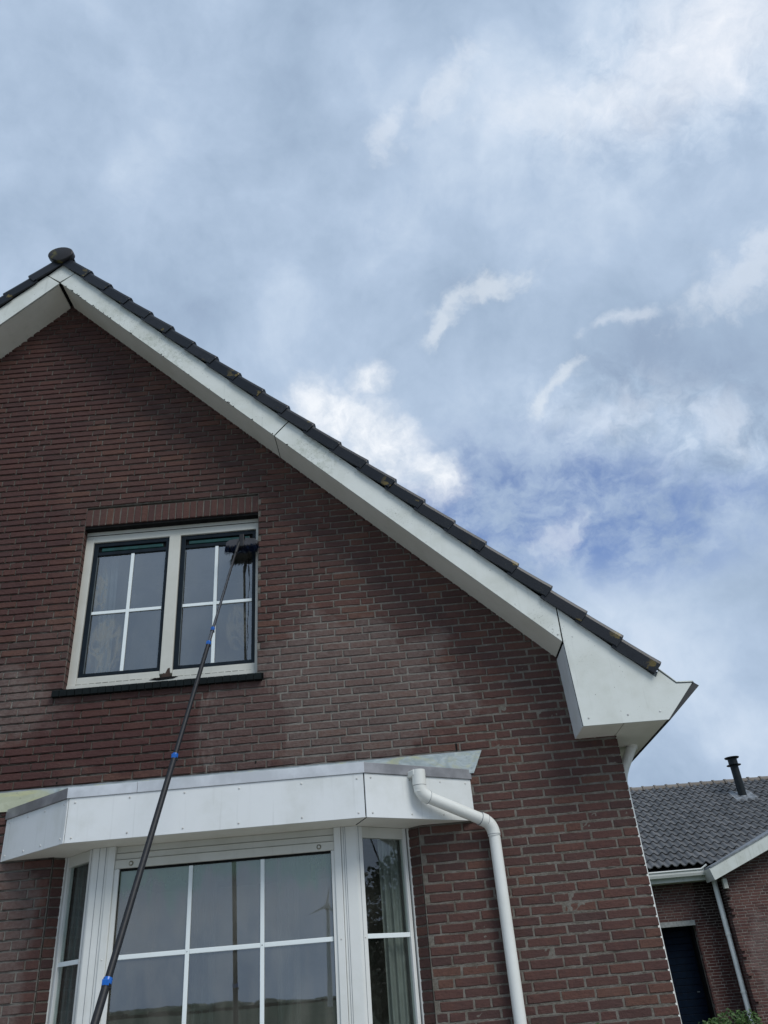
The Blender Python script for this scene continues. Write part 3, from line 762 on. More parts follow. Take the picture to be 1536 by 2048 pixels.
# verge tiles
def verge_mesh(s_, var):
    """profile in (y, height); runs down slope from 0 to L; lower end lifted"""
    rr = random.Random(var); L = .350; prof = [(5.606, -.006), (5.602, .074), (5.608, .094), (5.626, .106), (5.66, .109), (5.94, .104), (5.94, .084), (5.66, .086), (5.634, .066), (5.630, -.006)]
    mb = MB(); n = len(prof); vs = []
    stations = [(0, -.013), (.10, -.008), (.25, .002), (L-.010, .010), (L, .004)]
    for k, (u, lift) in enumerate(stations):
        for (y, h) in prof:
            e = rr.uniform(-.0015, .0015) if h < 0 else 0
            uu = u - (.006 if (k == 4 and h > .09) else 0)
            # along slope (1,-SL)/K, normal (SL,1)/K
            hh = h + lift + e
            yin = .010*(1-u/L) if y < 5.63 else 0
            vs.append((s_*(uu*1/K + hh*SL/K), y+yin-YW, -uu*SL/K + hh/K))
    fs = [(i*n+k, i*n+(k+1) % n, (i+1)*n+(k+1) % n, (i+1)*n+k) for i in range(len(stations)-1) for k in range(n)]
    fs += [tuple(range(n)), tuple(reversed(range((len(stations)-1)*n, len(stations)*n)))]
    mb.add(vs, fs, rr.random()); me = mb.mesh('verge_tile', M_verge)
    import bmesh
    bm = bmesh.new(); bm.from_mesh(me); bmesh.ops.recalc_face_normals(bm, faces=bm.faces); bm.to_mesh(me); bm.free()
    at = me.attributes.new('low', 'FLOAT', 'POINT')
    at.data.foreach_set('value', [stations[i//n][0]/L for i in range(len(vs))])
    return me
VM = {(s_, v): verge_mesh(s_, v) for s_ in (1, -1) for v in range(4)}
for s_ in (1, -1):
    for k in range(22):
        xe = .259 + .2243*k                 # lower end, horizontal distance from the ridge
        xs = xe - .350/K
        xs_ = max(xs, .02) if k == 0 else xs
        o = bpy.data.objects.new('verge_tile', VM[(s_, (k*7+3) % 4)]); COL.objects.link(o); o.parent = house
        o.location = (-3.12 + s_*xs - XA, rr.uniform(-.003, .003), 8.354 - SL*xs + .003)
        o.rotation_euler = (rr.uniform(-.01, .01), rr.uniform(-.007, .007), 0)
# ridge
cp = MB(); N_ = 24
outl = [(math.cos(2*math.pi*i/N_)*.142, math.sin(2*math.pi*i/N_)*.118) for i in range(N_)]
outl = [(x*(1 if z > -.03 else 1-.25*min(1, (abs(z)-.03)/.09)), z if z > 0 else z*1.12) for x, z in outl]
vs = []
for y, sc_ in ((5.574, .90), (5.576, .95), (5.582, .995), (5.60, 1.0), (5.64, 1.0), (5.648, .9)):
    vs += [(-3.136+x*sc_*.93, y, 8.448+z*sc_*.82) for x, z in outl]
fs = [(i*N_+k, (i+1)*N_+k, (i+1)*N_+(k+1) % N_, i*N_+(k+1) % N_) for i in range(5) for k in range(N_)] + [tuple(range(N_)), tuple(range(6*N_-1, 5*N_-1, -1))]
cp.add(vs, fs); autosmooth(part(cp, 'ridge_end_cap', M_cap, house), 50)
rm = None
for i in range(18):
    if rm is None:
        mb = MB(); a = [(math.cos(t)*.125, math.sin(t)*.11-.02) for t in [math.pi*j/12 for j in range(13)]]; b = [(x*.87, z*.86-.004) for x, z in reversed(a)]
        mb.prism(a+b, 'y', 0, .43); rm = mb.mesh('ridge_tile', M_verge)
    o = bpy.data.objects.new('ridge_tile', rm); COL.objects.link(o); o.parent = house; o.location = (-3.13-XA, 5.652+i*.41-YW, 8.41)

# ---- downpipe behind the corner
dp = link('downpipe', None, house, (0, 0, 0))
def seg(parent, pts, r, name='pipe_section', mat=M_pvc, s=20):
    m = MB(); m.tube(pts, r, s); return autosmooth(m.build(name, mat, parent, fix=True), 60)
def bend(a, c, b, n=7):
    a, b, c = Vector(a), Vector(b), Vector(c); return [(a*(1-t)*(1-t) + c*2*t*(1-t) + b*t*t) for t in [i/(n-1) for i in range(n)]]
seg(dp, [(1.772, 6.35, 3.115), (1.766, 6.35, 3.08)], .042); seg(dp, [(1.768, 6.35, 3.095), (1.66, 6.35, 2.92)], .038)
seg(dp, bend((1.672, 6.35, 2.94), (1.633, 6.35, 2.875), (1.633, 6.35, 2.80)), .040)
seg(dp, [(1.6375, 6.35, 2.81), (1.6310, 6.35, 0.02)], .040)

# ---- bay window canopy
can = link('bay_canopy', None, house, (0, 0, 0))
CB, CT = 2.594, 2.878
FL, FR = (-2.294, 5.505), (-.289, 5.505); WL, WR = (-2.932, 5.992), (.456, 5.992)
def side_panel(A, B, z0, z1, th, name, mat, out=0.0, trim0=0, trim1=0, par=can, bevel=.0015):
    A = Vector((*A, 0)); B = Vector((*B, 0)); U = (B-A); L = U.length; U.normalize(); N = Vector((U.y, -U.x, 0))
    m = MB(); m.frame_box(A, U, N, trim0, L-trim1, out-th, out, z0, z1); return part(m, name, mat, par, bevel=bevel)
side_panel(FL, FR, CB, CT, .01, 'fascia_panel', M_canopy, 0, .007, .007)
side_panel(WL, FL, CB, CT, .01, 'fascia_panel', M_canopy, 0, 0, .004)
side_panel(FR, WR, CB, CT, .01, 'fascia_panel', M_canopy, 0, .004, 0)
c_ = MB(); c_.prism([(FL[0]+.006, FL[1]+.012), (FR[0]-.006, FR[1]+.012), (WR[0]-.02, WR[1]), (WL[0]+.02, WL[1])], 'z', CB+.012, CT+.02); part(c_, 'canopy_core', M_black, can)
c_ = MB(); c_.prism([(FL[0]+.01, FL[1]+.012), (-1.29, FL[1]+.012), (-1.29, 6.2), (-2.55, 6.2), (-2.55, WL[1]), (WL[0]+.03, WL[1])], 'z', CB+.002, CB+.0118); part(c_, 'canopy_soffit', M_soffit, can)
c_ = MB(); c_.prism([(-1.29, FR[1]+.012), (FR[0]-.01, FR[1]+.012), (WR[0]-.03, WR[1]), (.05, WR[1]), (.05, 6.2), (-1.29, 6.2)], 'z', CB+.002, CB+.0116); part(c_, 'canopy_soffit', M_soffit, can)
j_ = MB(); j_.prism([(-.292, 5.520), (-.288, 5.522), (-.372, 5.755), (-.378, 5.752)], 'z', CB-.0005, CB+.0018); part(j_, 'soffit_joint', M_black, can)
# coping
side_panel((-2.302, 5.497), (-1.829, 5.497), CT+.001, CT+.070, .012, 'coping', M_coping, 0, 0, 0)
side_panel((-1.826, 5.497), (-.285, 5.497), CT+.001, CT+.072, .012, 'coping', M_coping, 0, 0, 0)
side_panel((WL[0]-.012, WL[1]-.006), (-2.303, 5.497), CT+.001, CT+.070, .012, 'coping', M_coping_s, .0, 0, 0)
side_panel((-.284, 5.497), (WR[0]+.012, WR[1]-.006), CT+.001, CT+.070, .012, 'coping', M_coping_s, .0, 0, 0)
tp = MB(); tp.prism([(FL[0], FL[1]+.008), (FR[0], FR[1]+.008), (WR[0]-.01, WR[1]-.004), (WL[0]+.01, WL[1]-.004)], 'z', CT+.022, CT+.045); part(tp, 'canopy_top', M_zinc, can)
fl = MB(); fl.prism([(-3.22, 2.935), (-3.30, 3.070), (.566, 3.078), (.488, 2.920)], 'y', YW-.016, YW-.010); part(fl, 'lead_flashing', M_flash, can)
fl = MB(); fl.box(-3.30, .56, YW-.009, YW+.01, 3.072, 3.082); part(fl, 'flashing_chase', M_leadn, can)
def screws(A, B, us, zs_):
    A = Vector((*A, 0)); B = Vector((*B, 0)); U = (B-A).normalized(); N = Vector((U.y, -U.x, 0))
    for u in us:
        for z in zs_:
            p = A+U*u+Vector((0, 0, z + R.uniform(-.004, .004)))
            m = MB(); m.dome(p, N, .0075, .005); part(m, 'screw', M_screw, can)
screws(FL, FR, [.05, .42, .79, 1.16, 1.58, 1.955], (CB+.032, CT-.03))
screws(FR, WR, [.05, .36, .62, .84], (CB+.032, CT-.03)); screws(WL, FL, [.05, .30, .52, .76], (CB+.032, CT-.03))

# ---- bay window
bay = link('bay_window', None, house, (0, 0, 0))
BZ = .55; BT = CB+.0015; YB = 5.782
pl = MB(); pl.prism([(-2.19, 5.79), (-.385, 5.79), (-.02, 6.10), (-2.49, 6.10)], 'z', 0.0, BZ); part(pl, 'brick_plinth', M_brick, bay)
sp = MB(); sp.prism([(-2.22, 5.74), (-.355, 5.74), (.04, 6.08), (-2.54, 6.08)], 'z', BZ, BZ+.03); part(sp, 'bay_sill', M_frame_b, bay)
def post(x0, x1, y, th=.06, name='frame_post', z0=BZ+.03, z1=BT, mat=M_frame_b):
    m = MB(); m.box(x0, x1, y, y+th, z0, z1); return part(m, name, mat, bay, bevel=.003)
post(-.536, -.489, YB); post(-2.083, -2.036, YB)
post(-.487, -.387, YB+.012, .05, 'corner_post'); post(-2.190, -2.085, YB+.012, .05, 'corner_post')
for x in (-.472, -.46, -2.105, -2.150):
    m = MB(); m.box(x, x+.0025, YB+.0105, YB+.0128, BZ+.03, BT); part(m, 'post_groove', M_leadn, bay)
# header: two shutter slats above a board
xa, xb = -2.0355, -.5365
for z0, z1, yy in ((2.553, BT, YB+.028), (2.511, 2.550, YB+.020), (2.453, 2.508, YB+.010)):
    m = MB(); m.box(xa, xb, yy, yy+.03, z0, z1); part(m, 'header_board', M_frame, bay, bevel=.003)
m = MB(); m.box(xa, xb, YB+.05, YB+.06, 2.44, BT); part(m, 'header_back', M_black, bay)
for x in (-1.924, -.640):
    b_ = MB(); b_.dome((x, YB+.010, 2.480), (0, -1, 0), .017, .006, 12); bb = part(b_, 'bolt_washer', M_washer, bay)
    b_ = MB(); b_.dome((x, YB+.0045, 2.480), (0, -1, 0), .009, .008, 6); part(b_, 'bolt', M_screw, bay)
m = MB(); m.box(xa, -2.003, YB+.012, YB+.05, BZ+.03, 2.4515); m.box(-.560, xb, YB+.012, YB+.05, BZ+.03, 2.4515); m.box(-2.003, -.560, YB+.012, YB+.05, BZ+.03, BZ+.07); part(m, 'inner_frame', M_frame_b, bay, bevel=.003)
m = MB(); m.box(-2.003, -.560, YB+.030, YB+.05, 2.438, 2.452); m.box(-.5635, -.560, YB+.026, YB+.034, BZ+.07, 2.438); m.box(-2.003, -1.9995, YB+.026, YB+.034, BZ+.07, 2.438); part(m, 'glazing_gasket', M_black, bay)
G0 = YB+.040
m = MB(); m.box(-2.003, -.560, G0, G0+.006, BZ+.06, 2.445); part(m, 'pane', M_glass_b, bay)
bars = MB()
VX = (-1.517, -1.029); HZ = (1.921, 1.39)
for x in VX: bars.box(x-.0135, x+.0135, G0-.012, G0-.0005, BZ+.07, 2.437)
for z in HZ:
    for a, b in ((-1.999, VX[0]-.0137), (VX[0]+.0137, VX[1]-.0137), (VX[1]+.0137, -.564)): bars.box(a, b, G0-.0115, G0-.0006, z-.014, z+.014)
part(bars, 'glazing_bar', M_bar, bay, bevel=.003)
sc_ = MB()
for x in VX:
    for z in HZ: sc_.dome((x, G0-.012, z), (0, -1, 0), .004, .002, 6)
part(sc_, 'bar_screw', M_leadn, bay)
# angled side windows
def side_window(A, B, bart=1.921):
    A3, B3 = Vector((*A, 0)), Vector((*B, 0)); U = (B3-A3); L = U.length; U.normalize(); N = Vector((U.y, -U.x, 0))
    if N.y > 0: N = -N
    def fb(u0, u1, n0, n1, z0, z1, name, mat, bev=.003):
        m = MB(); m.frame_box(A3, U, N, u0, u1, n0, n1, z0, z1); return part(m, name, mat, bay, bevel=bev)
    e = L
    fb(0, .055, -.05, 0, BZ+.03, BT, 'frame_post', M_frame_b)
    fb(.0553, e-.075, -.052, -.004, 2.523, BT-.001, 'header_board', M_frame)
    fb(e-.075, e-.048, -.05, -.003, BZ+.03, BT-.001, 'inner_frame', M_frame_b)
    fb(e-.048, e-.036, -.05, -.014, BZ+.03, BT, 'rubber_joint', M_black, 0)
    fb(e-.036, e, -.05, .004, BZ+.03, BT, 'frame_post', M_frame_b)
    fb(.0553, e-.075, -.030, -.024, BZ+.05, 2.523, 'pane', M_glass_s, 0)
    fb(.0553, e-.0753, -.024, -.010, bart-.014, bart+.014, 'glazing_bar', M_bar, .002)
    fb(.0553, e-.0753, -.024, -.010, 1.376, 1.404, 'glazing_bar', M_bar, .002)
    fb(.0553, e-.075, -.05, -.006, BZ+.03, BZ+.06, 'inner_frame', M_frame_b)
    fb(.02, .0225, -.0005, .0015, BZ+.03, BT, 'post_groove', M_leadn, 0)
    p_ = A3+U*.035+N*.0+Vector((0, 0, 1.915)); m = MB(); m.dome(p_, N, .006, .004); part(m, 'screw', M_screw, bay)
side_window((-.386, 5.795), (-.006, 6.095)); side_window((-2.191, 5.795), (-2.512, 6.085))
for x in (-.512, -2.06):
    m = MB(); m.dome((x, YB, 1.915), (0, -1, 0), .006, .004); part(m, 'screw', M_screw, bay)
room = MB(); room.box(-2.7, .2, 9.0, 9.05, 0, 2.7); room.box(-2.75, -2.7, 6.25, 9, 0, 2.7); room.box(.2, .25, 6.25, 9, 0, 2.7); room.box(-2.7, .2, 6.2, 9, 2.66, 2.7); room.box(-2.4, -.1, 6.0, 9, .5, .52)
part(room, 'bay_room_lining', M_room, house)

# ---- white downpipe in front
fp = link('downpipe', None, house, (0, 0, 0))
m = MB(); m.frame_box((.020, 5.665, 0), (.835, .55, 0), (.55, -.835, 0), .0, .105, -.05, .045, 2.862, 2.905); part(m, 'outlet_socket', M_pvc, fp, bevel=.01)
oc = (.080, 5.668)
seg(fp, [(oc[0], oc[1], 2.902), (oc[0], oc[1], 2.80)], .047); seg(fp, [(oc[0], oc[1], 2.86), (oc[0], oc[1], 2.755)], .041)
e1 = (oc[0], oc[1], 2.742); e2 = (.568, 5.93, 2.555)
d12 = (Vector(e2)-Vector(e1)).normalized()
seg(fp, bend((oc[0], oc[1], 2.80), e1, Vector(e1)+d12*.065, 9), .0445, 'elbow')
seg(fp, [Vector(e1)+d12*.05, Vector(e2)-d12*.06], .040)
seg(fp, [Vector(e2)-d12*.105, Vector(e2)-d12*.05], .0455, 'collar')
seg(fp, bend(Vector(e2)-d12*.075, e2, (.570, 5.93, 2.475), 9), .0445, 'elbow')
seg(fp, [(.570, 5.93, 2.485), (.574, 5.93, .02)], .040)

for c_, d_ in (((oc[0], oc[1], 2.800), Vector((0, 0, -1))), (Vector(e1)+d12*.064, d12), (Vector(e2)-d12*.104, d12), (Vector(e2)-d12*.052, d12), ((.570, 5.93, 2.484), Vector((0, 0, -1)))):
    c_ = Vector(c_); m = MB(); m.tube([c_-d_*.0012, c_+d_*.0012], .0462, 20); m.build('pipe_seam', M_leadn, fp, fix=True)

# ================================================================== TELESCOPIC POLE
P0 = Vector((-1.628, 3.453, 0.0)); P1 = Vector((-1.283, 5.98, 4.998)); PD = (P1-P0)
pole = thing('window_cleaning_pole', 'long black telescopic pole with blue clamps leaning up to the upstairs window', 'pole', P0)
def at_(t): # t measured along the photographed stretch
    a = Vector((-1.519, 4.25, 1.576)); return a + (P1-a)*t
sags = lambda t: Vector((-.012*math.sin(math.pi*min(1, max(0, t))), 0, 0))
def psec(t0, t1, r0, r1, mat, name='pole_section'):
    pts = [at_(t0+(t1-t0)*i/8) for i in range(9)]
    m = MB(); m.tube(pts, [r0+(r1-r0)*i/8 for i in range(9)], 18); return autosmooth(m.build(name, mat, pole, fix=True), 60)
tg = -1.576/(4.998-1.576)
psec(tg, .0465, .0198, .0198, M_carbon); psec(.0465, .3985, .0178, .0178, M_carbon); psec(.3985, .669, .0150, .0150, M_carbon)
psec(.669, .710, .0125, .0125, M_steel); psec(.710, .985, .0105, .0105, M_steel)
for t, r in ((.0465, .0225), (.3985, .0200), (.669, .0172), (.710, .0148)):
    d = PD.normalized(); c = at_(t); h = .023
    m = MB(); m.tube([c-d*h*.2, c+d*h], r, 18); cl = autosmooth(m.build('clamp', M_blue, pole, fix=True))
    m = MB(); m.tube([c-d*h*.95, c-d*h*.22], [r*.9, r*1.0], 18); autosmooth(m.build('clamp_ring', M_carbon, pole, fix=True))
    side = d.cross(Vector((0, 1, 0))).normalized()
    m = MB(); a = c + side*r*.3 - Vector((0, r*1.05, 0)); 
    m.frame_box(c, side, Vector((0, -1, 0)), -r*.8, r*.7, r*.75, r*1.15, -.008, .018); m.build('clamp_lever', M_blue, pole, fix=True, bevel=.003)
    m = MB(); m.tube([c - d*.022 + side*r*(-1.25), c - d*.022 + side*r*(-.7)], .006, 8); m.build('clamp_bolt', M_carbon, pole, fix=True)
# brush head
hb = link('brush_head', None, pole, (0, 0, 0))
for s_ in (-1, 1):
    m = MB(); x0_ = -1.248; w_ = .138
    prof = [(x0_+s_*.012, 5.012), (x0_+s_*.03, 5.052), (x0_+s_*(w_-.03), 5.040), (x0_+s_*w_, 5.020), (x0_+s_*w_, 4.985), (x0_+s_*(w_-.02), 4.972), (x0_+s_*.02, 4.975)]
    m.prism(prof, 'y', 5.955, 6.035); part(m, 'brush_block', M_brush, hb, bevel=.006)
m = MB(); m.box(-1.268, -1.226, 5.945, 6.04, 4.965, 5.085); part(m, 'brush_socket', M_carbon, hb, bevel=.006)
m = MB(); m.tube([at_(.97), Vector((-1.255, 5.975, 5.07))], .014, 12); m.build('gooseneck', M_carbon, hb, fix=True)
br = MB(); rb = random.Random(2)
for i in range(420):
    x = rb.uniform(-1.388, -1.112); y = rb.uniform(5.95, 6.04); a = Vector((x, y, 4.985)); edge = (x+1.25)/.14
    b = a + Vector((edge*.022+rb.uniform(-.008, .008), rb.uniform(-.004, .045), -rb.uniform(.028, .055)))
    s_ = .0032; br.add([a+Vector((s_, 0, 0)), a+Vector((-s_, 0, .0)), a+Vector((0, s_, 0)), b], [(0, 1, 3), (1, 2, 3), (2, 0, 3)], rb.random())
br.build('bristles', M_bristle, hb, kind='stuff')

# ================================================================== CURTAINS
def curtain(x0, x1, y, z0, z1, folds, amp, mat, label, lean=0.0, dy=0.0):
    mb = MB(); n = folds*8; m_ = 10; rr = random.Random(folds)
    vs = []
    for j in range(m_+1):
        for i in range(n+1):
            u = i/n; z = z0+(z1-z0)*j/m_
            yy = y + dy*u + amp*math.sin(u*folds*2*math.pi + .6*math.sin(z*1.3)) + amp*.4*math.sin(u*17+z)
            vs.append((x0+(x1-x0)*u + lean*(z1-z)*(1-u*.3), yy, z))
    fs = [(j*(n+1)+i, j*(n+1)+i+1, (j+1)*(n+1)+i+1, (j+1)*(n+1)+i) for j in range(m_) for i in range(n)]
    b = len(vs); vs2 = [(a, c+.004, d) for a, c, d in vs]
    mb.add(vs, fs); mb.add(vs2, [tuple(reversed(f)) for f in fs])
    o = mb.build('curtain', mat, None, smooth=True); o['label'] = label; o['category'] = 'curtain'; return o
curtain(-2.535, -2.40, 6.20, 3.95, 5.1, 3, .018, M_net, 'white net curtain behind the left pane of the upstairs window', .04)
curtain(-.25, -.065, 6.03, .60, 2.56, 4, .016, M_sheer, 'pale hanging curtain behind the narrow right side pane of the bay', dy=.13)
curtain(-1.02, -.86, 6.35, .52, 2.60, 3, .03, M_curtain, 'grey curtain behind the middle bay pane beside its right glazing bar')
curtain(-1.62, -1.46, 6.35, .52, 2.60, 3, .03, M_curtain, 'grey curtain behind the bay pane beside its left glazing bar')
curtain(-2.433, -2.24, 6.108, .60, 2.56, 3, .014, M_net, 'grey curtain behind the narrow left side pane of the bay', dy=-.178)

# ================================================================== NEIGHBOUR HOUSE
NB = thing('brick_annex', 'low brick outbuilding with grey pantile roof and a black flue, right of the gable', 'outbuilding', (7.3, 21.4, 0))
ZN = .05
NX0, NX1 = 4.2, 7.36
def holes_n(r, zc): return [(5.80-NX0, 6.64-NX0)] if zc < 2.54 else []
def vis_n(c, px, py): return px > 1262 + .2137*(py-1580) + 4 and px > 1290
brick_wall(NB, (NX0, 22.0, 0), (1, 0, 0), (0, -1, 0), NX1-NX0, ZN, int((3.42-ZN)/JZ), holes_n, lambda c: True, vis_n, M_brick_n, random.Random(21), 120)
mm = mortar_sheet(NB, (NX0, 22.0, 0), (1, 0, 0), (0, -1, 0), NX1-NX0, ZN, int((3.42-ZN)/JZ), holes_n, lambda c: True, lambda u, z, k, q: .004, M_mortar_n, .11)
mm.build('mortar', M_mortar_n, NB, kind='stuff')
zg = lambda x: 3.30 + .385*(x-7.07)
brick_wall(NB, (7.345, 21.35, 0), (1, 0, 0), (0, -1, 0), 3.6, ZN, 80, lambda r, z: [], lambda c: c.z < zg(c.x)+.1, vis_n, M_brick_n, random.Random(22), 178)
mm = mortar_sheet(NB, (7.345, 21.35, 0), (1, 0, 0), (0, -1, 0), 3.6, ZN, 80, lambda r, z: [], lambda c: c.z < zg(c.x)+.15, lambda u, z, k, q: .004, M_mortar_n, .11)
mm.build('mortar', M_mortar_n, NB, kind='stuff')
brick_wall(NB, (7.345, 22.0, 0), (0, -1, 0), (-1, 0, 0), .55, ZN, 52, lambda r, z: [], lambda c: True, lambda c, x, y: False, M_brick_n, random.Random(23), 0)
nc = MB(); nc.box(NX0, 5.79, 22.02, 22.2, 0, 3.5); nc.box(6.65, 7.4, 22.02, 22.2, 0, 3.5); nc.box(5.79, 6.65, 22.02, 22.2, 2.55, 3.5)
nc.prism([(7.352, 0), (10.9, 0), (10.9, zg(10.9)+.1), (7.352, zg(7.352)+.1)], 'y', 21.37, 22.015); nc.box(NX0, 10.9, 29.8, 30, 0, 3.5)
nc.box(10.9, 11, 21.4, 29.8, 0, 3.5)
part(nc, 'masonry_core', M_mortar_n, NB)
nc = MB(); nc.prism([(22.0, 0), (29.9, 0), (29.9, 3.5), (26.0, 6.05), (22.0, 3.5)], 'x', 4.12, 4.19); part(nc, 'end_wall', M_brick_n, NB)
# door in its deep recess
dr = link('door', None, NB, (0, 0, 0))
for i in range(17):
    m = MB(); z = .05+i*.145; m.box(5.83, 6.64, 22.42, 22.46, z, z+.139); part(m, 'door_slat', M_navy, dr, bevel=.006)
m = MB(); m.box(6.60, 6.649, 22.2, 22.42, 0, 2.52); m.box(5.79, 5.83, 22.2, 22.42, 0, 2.52); m.box(5.83, 6.60, 22.2, 22.42, 2.50, 2.545); m.box(5.8, 6.66, 22.47, 22.5, 0, 2.55); part(m, 'door_frame', M_black, dr)
m = MB(); m.box(6.44, 6.50, 22.405, 22.415, 1.05, 1.07); part(m, 'door_handle', M_zinc, dr)
m = MB(); m.box(5.70, 6.652, 21.965, 22.15, 2.435, 2.545); part(m, 'concrete_lintel', M_concrete, NB, bevel=.006)
# roof geometry
RM = math.tan(rad(31.1)); EY, EZ = 21.52, 3.70; RY = 26.0; RZ = 6.34
sl = Vector((0, math.cos(math.atan(RM)), math.sin(math.atan(RM)))); nrm = Vector((0, -sl.z, sl.y))
def tile_n(rr):
    W_, L_ = .212, .375; mb = MB(); vs = []; nx = 8
    prof = []
    for i in range(nx+1):
        u = i/nx
        z = .042*math.sin(math.pi*u/.5) if u < .5 else -.022*math.sin(math.pi*min(1, (u-.5)/.5))
        prof.append((u*(W_+.012)-W_/2, .012 + z))
    for (s, lift) in ((0, .034), (.02, .034), (L_, 0)):
        vs += [(x, s, z+lift) for x, z in prof]
    vs += [(x, 0.002, z+.034-.026) for x, z in prof]
    n = nx+1
    fs = [(k*n+i, k*n+i+1, (k+1)*n+i+1, (k+1)*n+i) for k in range(2) for i in range(nx)] + [(3*n+i, 3*n+i+1, i+1, i) for i in range(nx)]
    mb.add(vs, fs, rr.random()); return mb.mesh('pantile', M_tile_n, smooth=False), vs, fs
TV = [tile_n(random.Random(q)) for q in range(6)]
rotT = Matrix((Vector((1, 0, 0)), sl, nrm)).transposed().to_4x4()
items = []; TX0 = 4.0
nrow = int((RY-EY)/sl.y/.345)
VALX, VALZ = 7.05, 3.62
def zwing(x): return 3.60 + .405*(x-7.05)
for i in range(35):
    for j in range(nrow):
        x = TX0+i*.212; p = Vector((x, EY, EZ)) + sl*(j*.345)
        if x > 7.0 and p.z + .25 < zwing(x): continue
        q = project(p + sl*.17); items.append((p, q, -q[2]))
ins = [k for k, (p, q, d) in enumerate(items) if q and q[0] < 1532 and q[0] > 1262+.2137*(q[1]-1580)+4 and q[1] > 1560]
ins = set(sorted(ins, key=lambda k: items[k][1][2])[:295]); bulk = MB(); rt = random.Random(9)
for k, (p, q, d) in enumerate(items):
    me, vs, fs = TV[rt.randrange(6)]; Mx = Matrix.Translation(p + nrm*rt.uniform(-.003, .004)) @ rotT @ Matrix.Rotation(rt.uniform(-.012, .012), 4, 'Z')
    if k in ins:
        o = bpy.data.objects.new('pantile', me); COL.objects.link(o); o.parent = NB; o.matrix_local = Matrix.Translation(-ORG[NB.name]) @ Mx
    else: bulk.add([Mx @ Vector(v) for v in vs], fs, rt.random())
bulk.build('further_pantiles', M_tile_n, NB, kind='stuff')
bd = MB(); bd.prism([(EY+.05, EZ-.05), (RY, RZ-.06), (30.4, EZ-.05), (RY, RZ-.2), (EY+.05, EZ-.15)], 'x', 3.9, 11.4); part(bd, 'roof_boards', M_black, NB)
bd = MB(); bd.prism([(RY, RZ-.055), (30.5, EZ-.06), (30.5, EZ-.01), (RY, RZ)], 'x', 3.9, 11.4); part(bd, 'rear_roof', M_tile_n, NB)
rtm = None
for i in range(21):
    if rtm is None:
        mb = MB(); arc = [(math.cos(t)*.14, math.sin(t)*.13-.02) for t in [math.pi*j/10 for j in range(11)]]
        vs = []
        for x, s_ in ((0, 1.0), (.335, .9), (.336, 1.16), (.385, 1.16), (.386, .85)):
            vs += [(x, y*s_, z*s_) for y, z in arc]
        n = 11; fs = [(k*n+j, k*n+j+1, (k+1)*n+j+1, (k+1)*n+j) for k in range(4) for j in range(n-1)] + [tuple(range(n)), tuple(reversed(range(4*n, 5*n)))]
        mb.add(vs, fs); rtm = mb.mesh('ridge_tile', M_ridge_n)
    o = bpy.data.objects.new('ridge_tile', rtm); COL.objects.link(o); o.parent = NB; o.location = (4.0+i*.365-7.3, RY-21.4, RZ+.03+rt.uniform(-.004, .004))
# gutter and fascia of the long side
gu = MB(); gu.box(4.0, 7.06, 21.60, 21.63, 3.37, 3.50); part(gu, 'eave_board', M_white, NB)
gu = MB(); gu.prism([(21.43, 3.62), (21.435, 3.53), (21.46, 3.47), (21.57, 3.47), (21.59, 3.53), (21.59, 3.56), (21.575, 3.56), (21.575, 3.54), (21.555, 3.49), (21.47, 3.49), (21.455, 3.54), (21.45, 3.62)], 'x', 4.0, 7.02)
part(gu, 'gutter', M_pvc, NB)
gu = MB(); gu.tube([(4.0, 21.43, 3.60), (6.95, 21.43, 3.60), (7.08, 21.36, 3.68)], .022, 10); autosmooth(part(gu, 'gutter_rim', M_pvc, NB))
gu = MB(); gu.box(4.0, 7.06, 21.63, 22.0, 3.37, 3.385); part(gu, 'soffit_panel', M_soffit, NB)
# wing bargeboard box, soffit and roof plane
bb = MB(); bb.prism([(7.065, 3.295), (10.9, 3.295+.385*3.835), (10.9, 3.560+.392*3.9), (6.999, 3.555)], 'y', 20.985, 21.0); part(bb, 'bargeboard', M_white, NB)
bb = MB(); bb.prism([(6.999, 3.555), (7.065, 3.295), (7.085, 3.30), (7.02, 3.56)], 'y', 21.001, 21.62); part(bb, 'eave_end_board', M_frame, NB)
bb = MB(); bb.prism([(7.086, 3.300), (10.9, 3.300+.385*3.814), (10.9, 3.32+.385*3.814), (7.086, 3.32)], 'y', 21.001, 21.36); part(bb, 'soffit_panel', M_soffit, NB)
wr = MB(); wr.prism([(7.03, 3.562), (10.9, 3.562+.392*3.87), (10.9, 3.60+.392*3.87), (7.03, 3.60)], 'y', 20.97, 24.6); part(wr, 'wing_roof', M_leadn, NB)
# downpipe of the annex
nd_ = link('downpipe', None, NB, (0, 0, 0))
seg(nd_, [(7.24, 21.60, 3.36), (7.245, 21.60, 2.15)], .062, mat=M_pvc_n, s=14); seg(nd_, [(7.245, 21.60, 2.17), (7.250, 21.60, 0.02)], .058, mat=M_pvc_n, s=14)
for z in (2.16, 1.0):
    m = MB(); m.tube([(7.246, 21.60, z-.02), (7.246, 21.60, z+.02)], .068, 14); m.build('pipe_clip', M_pvc, nd_, fix=True)
m = MB(); m.box(7.33, 7.43, 21.25, 21.345, 3.12, 3.33); part(m, 'soffit_bracket', M_frame, NB)
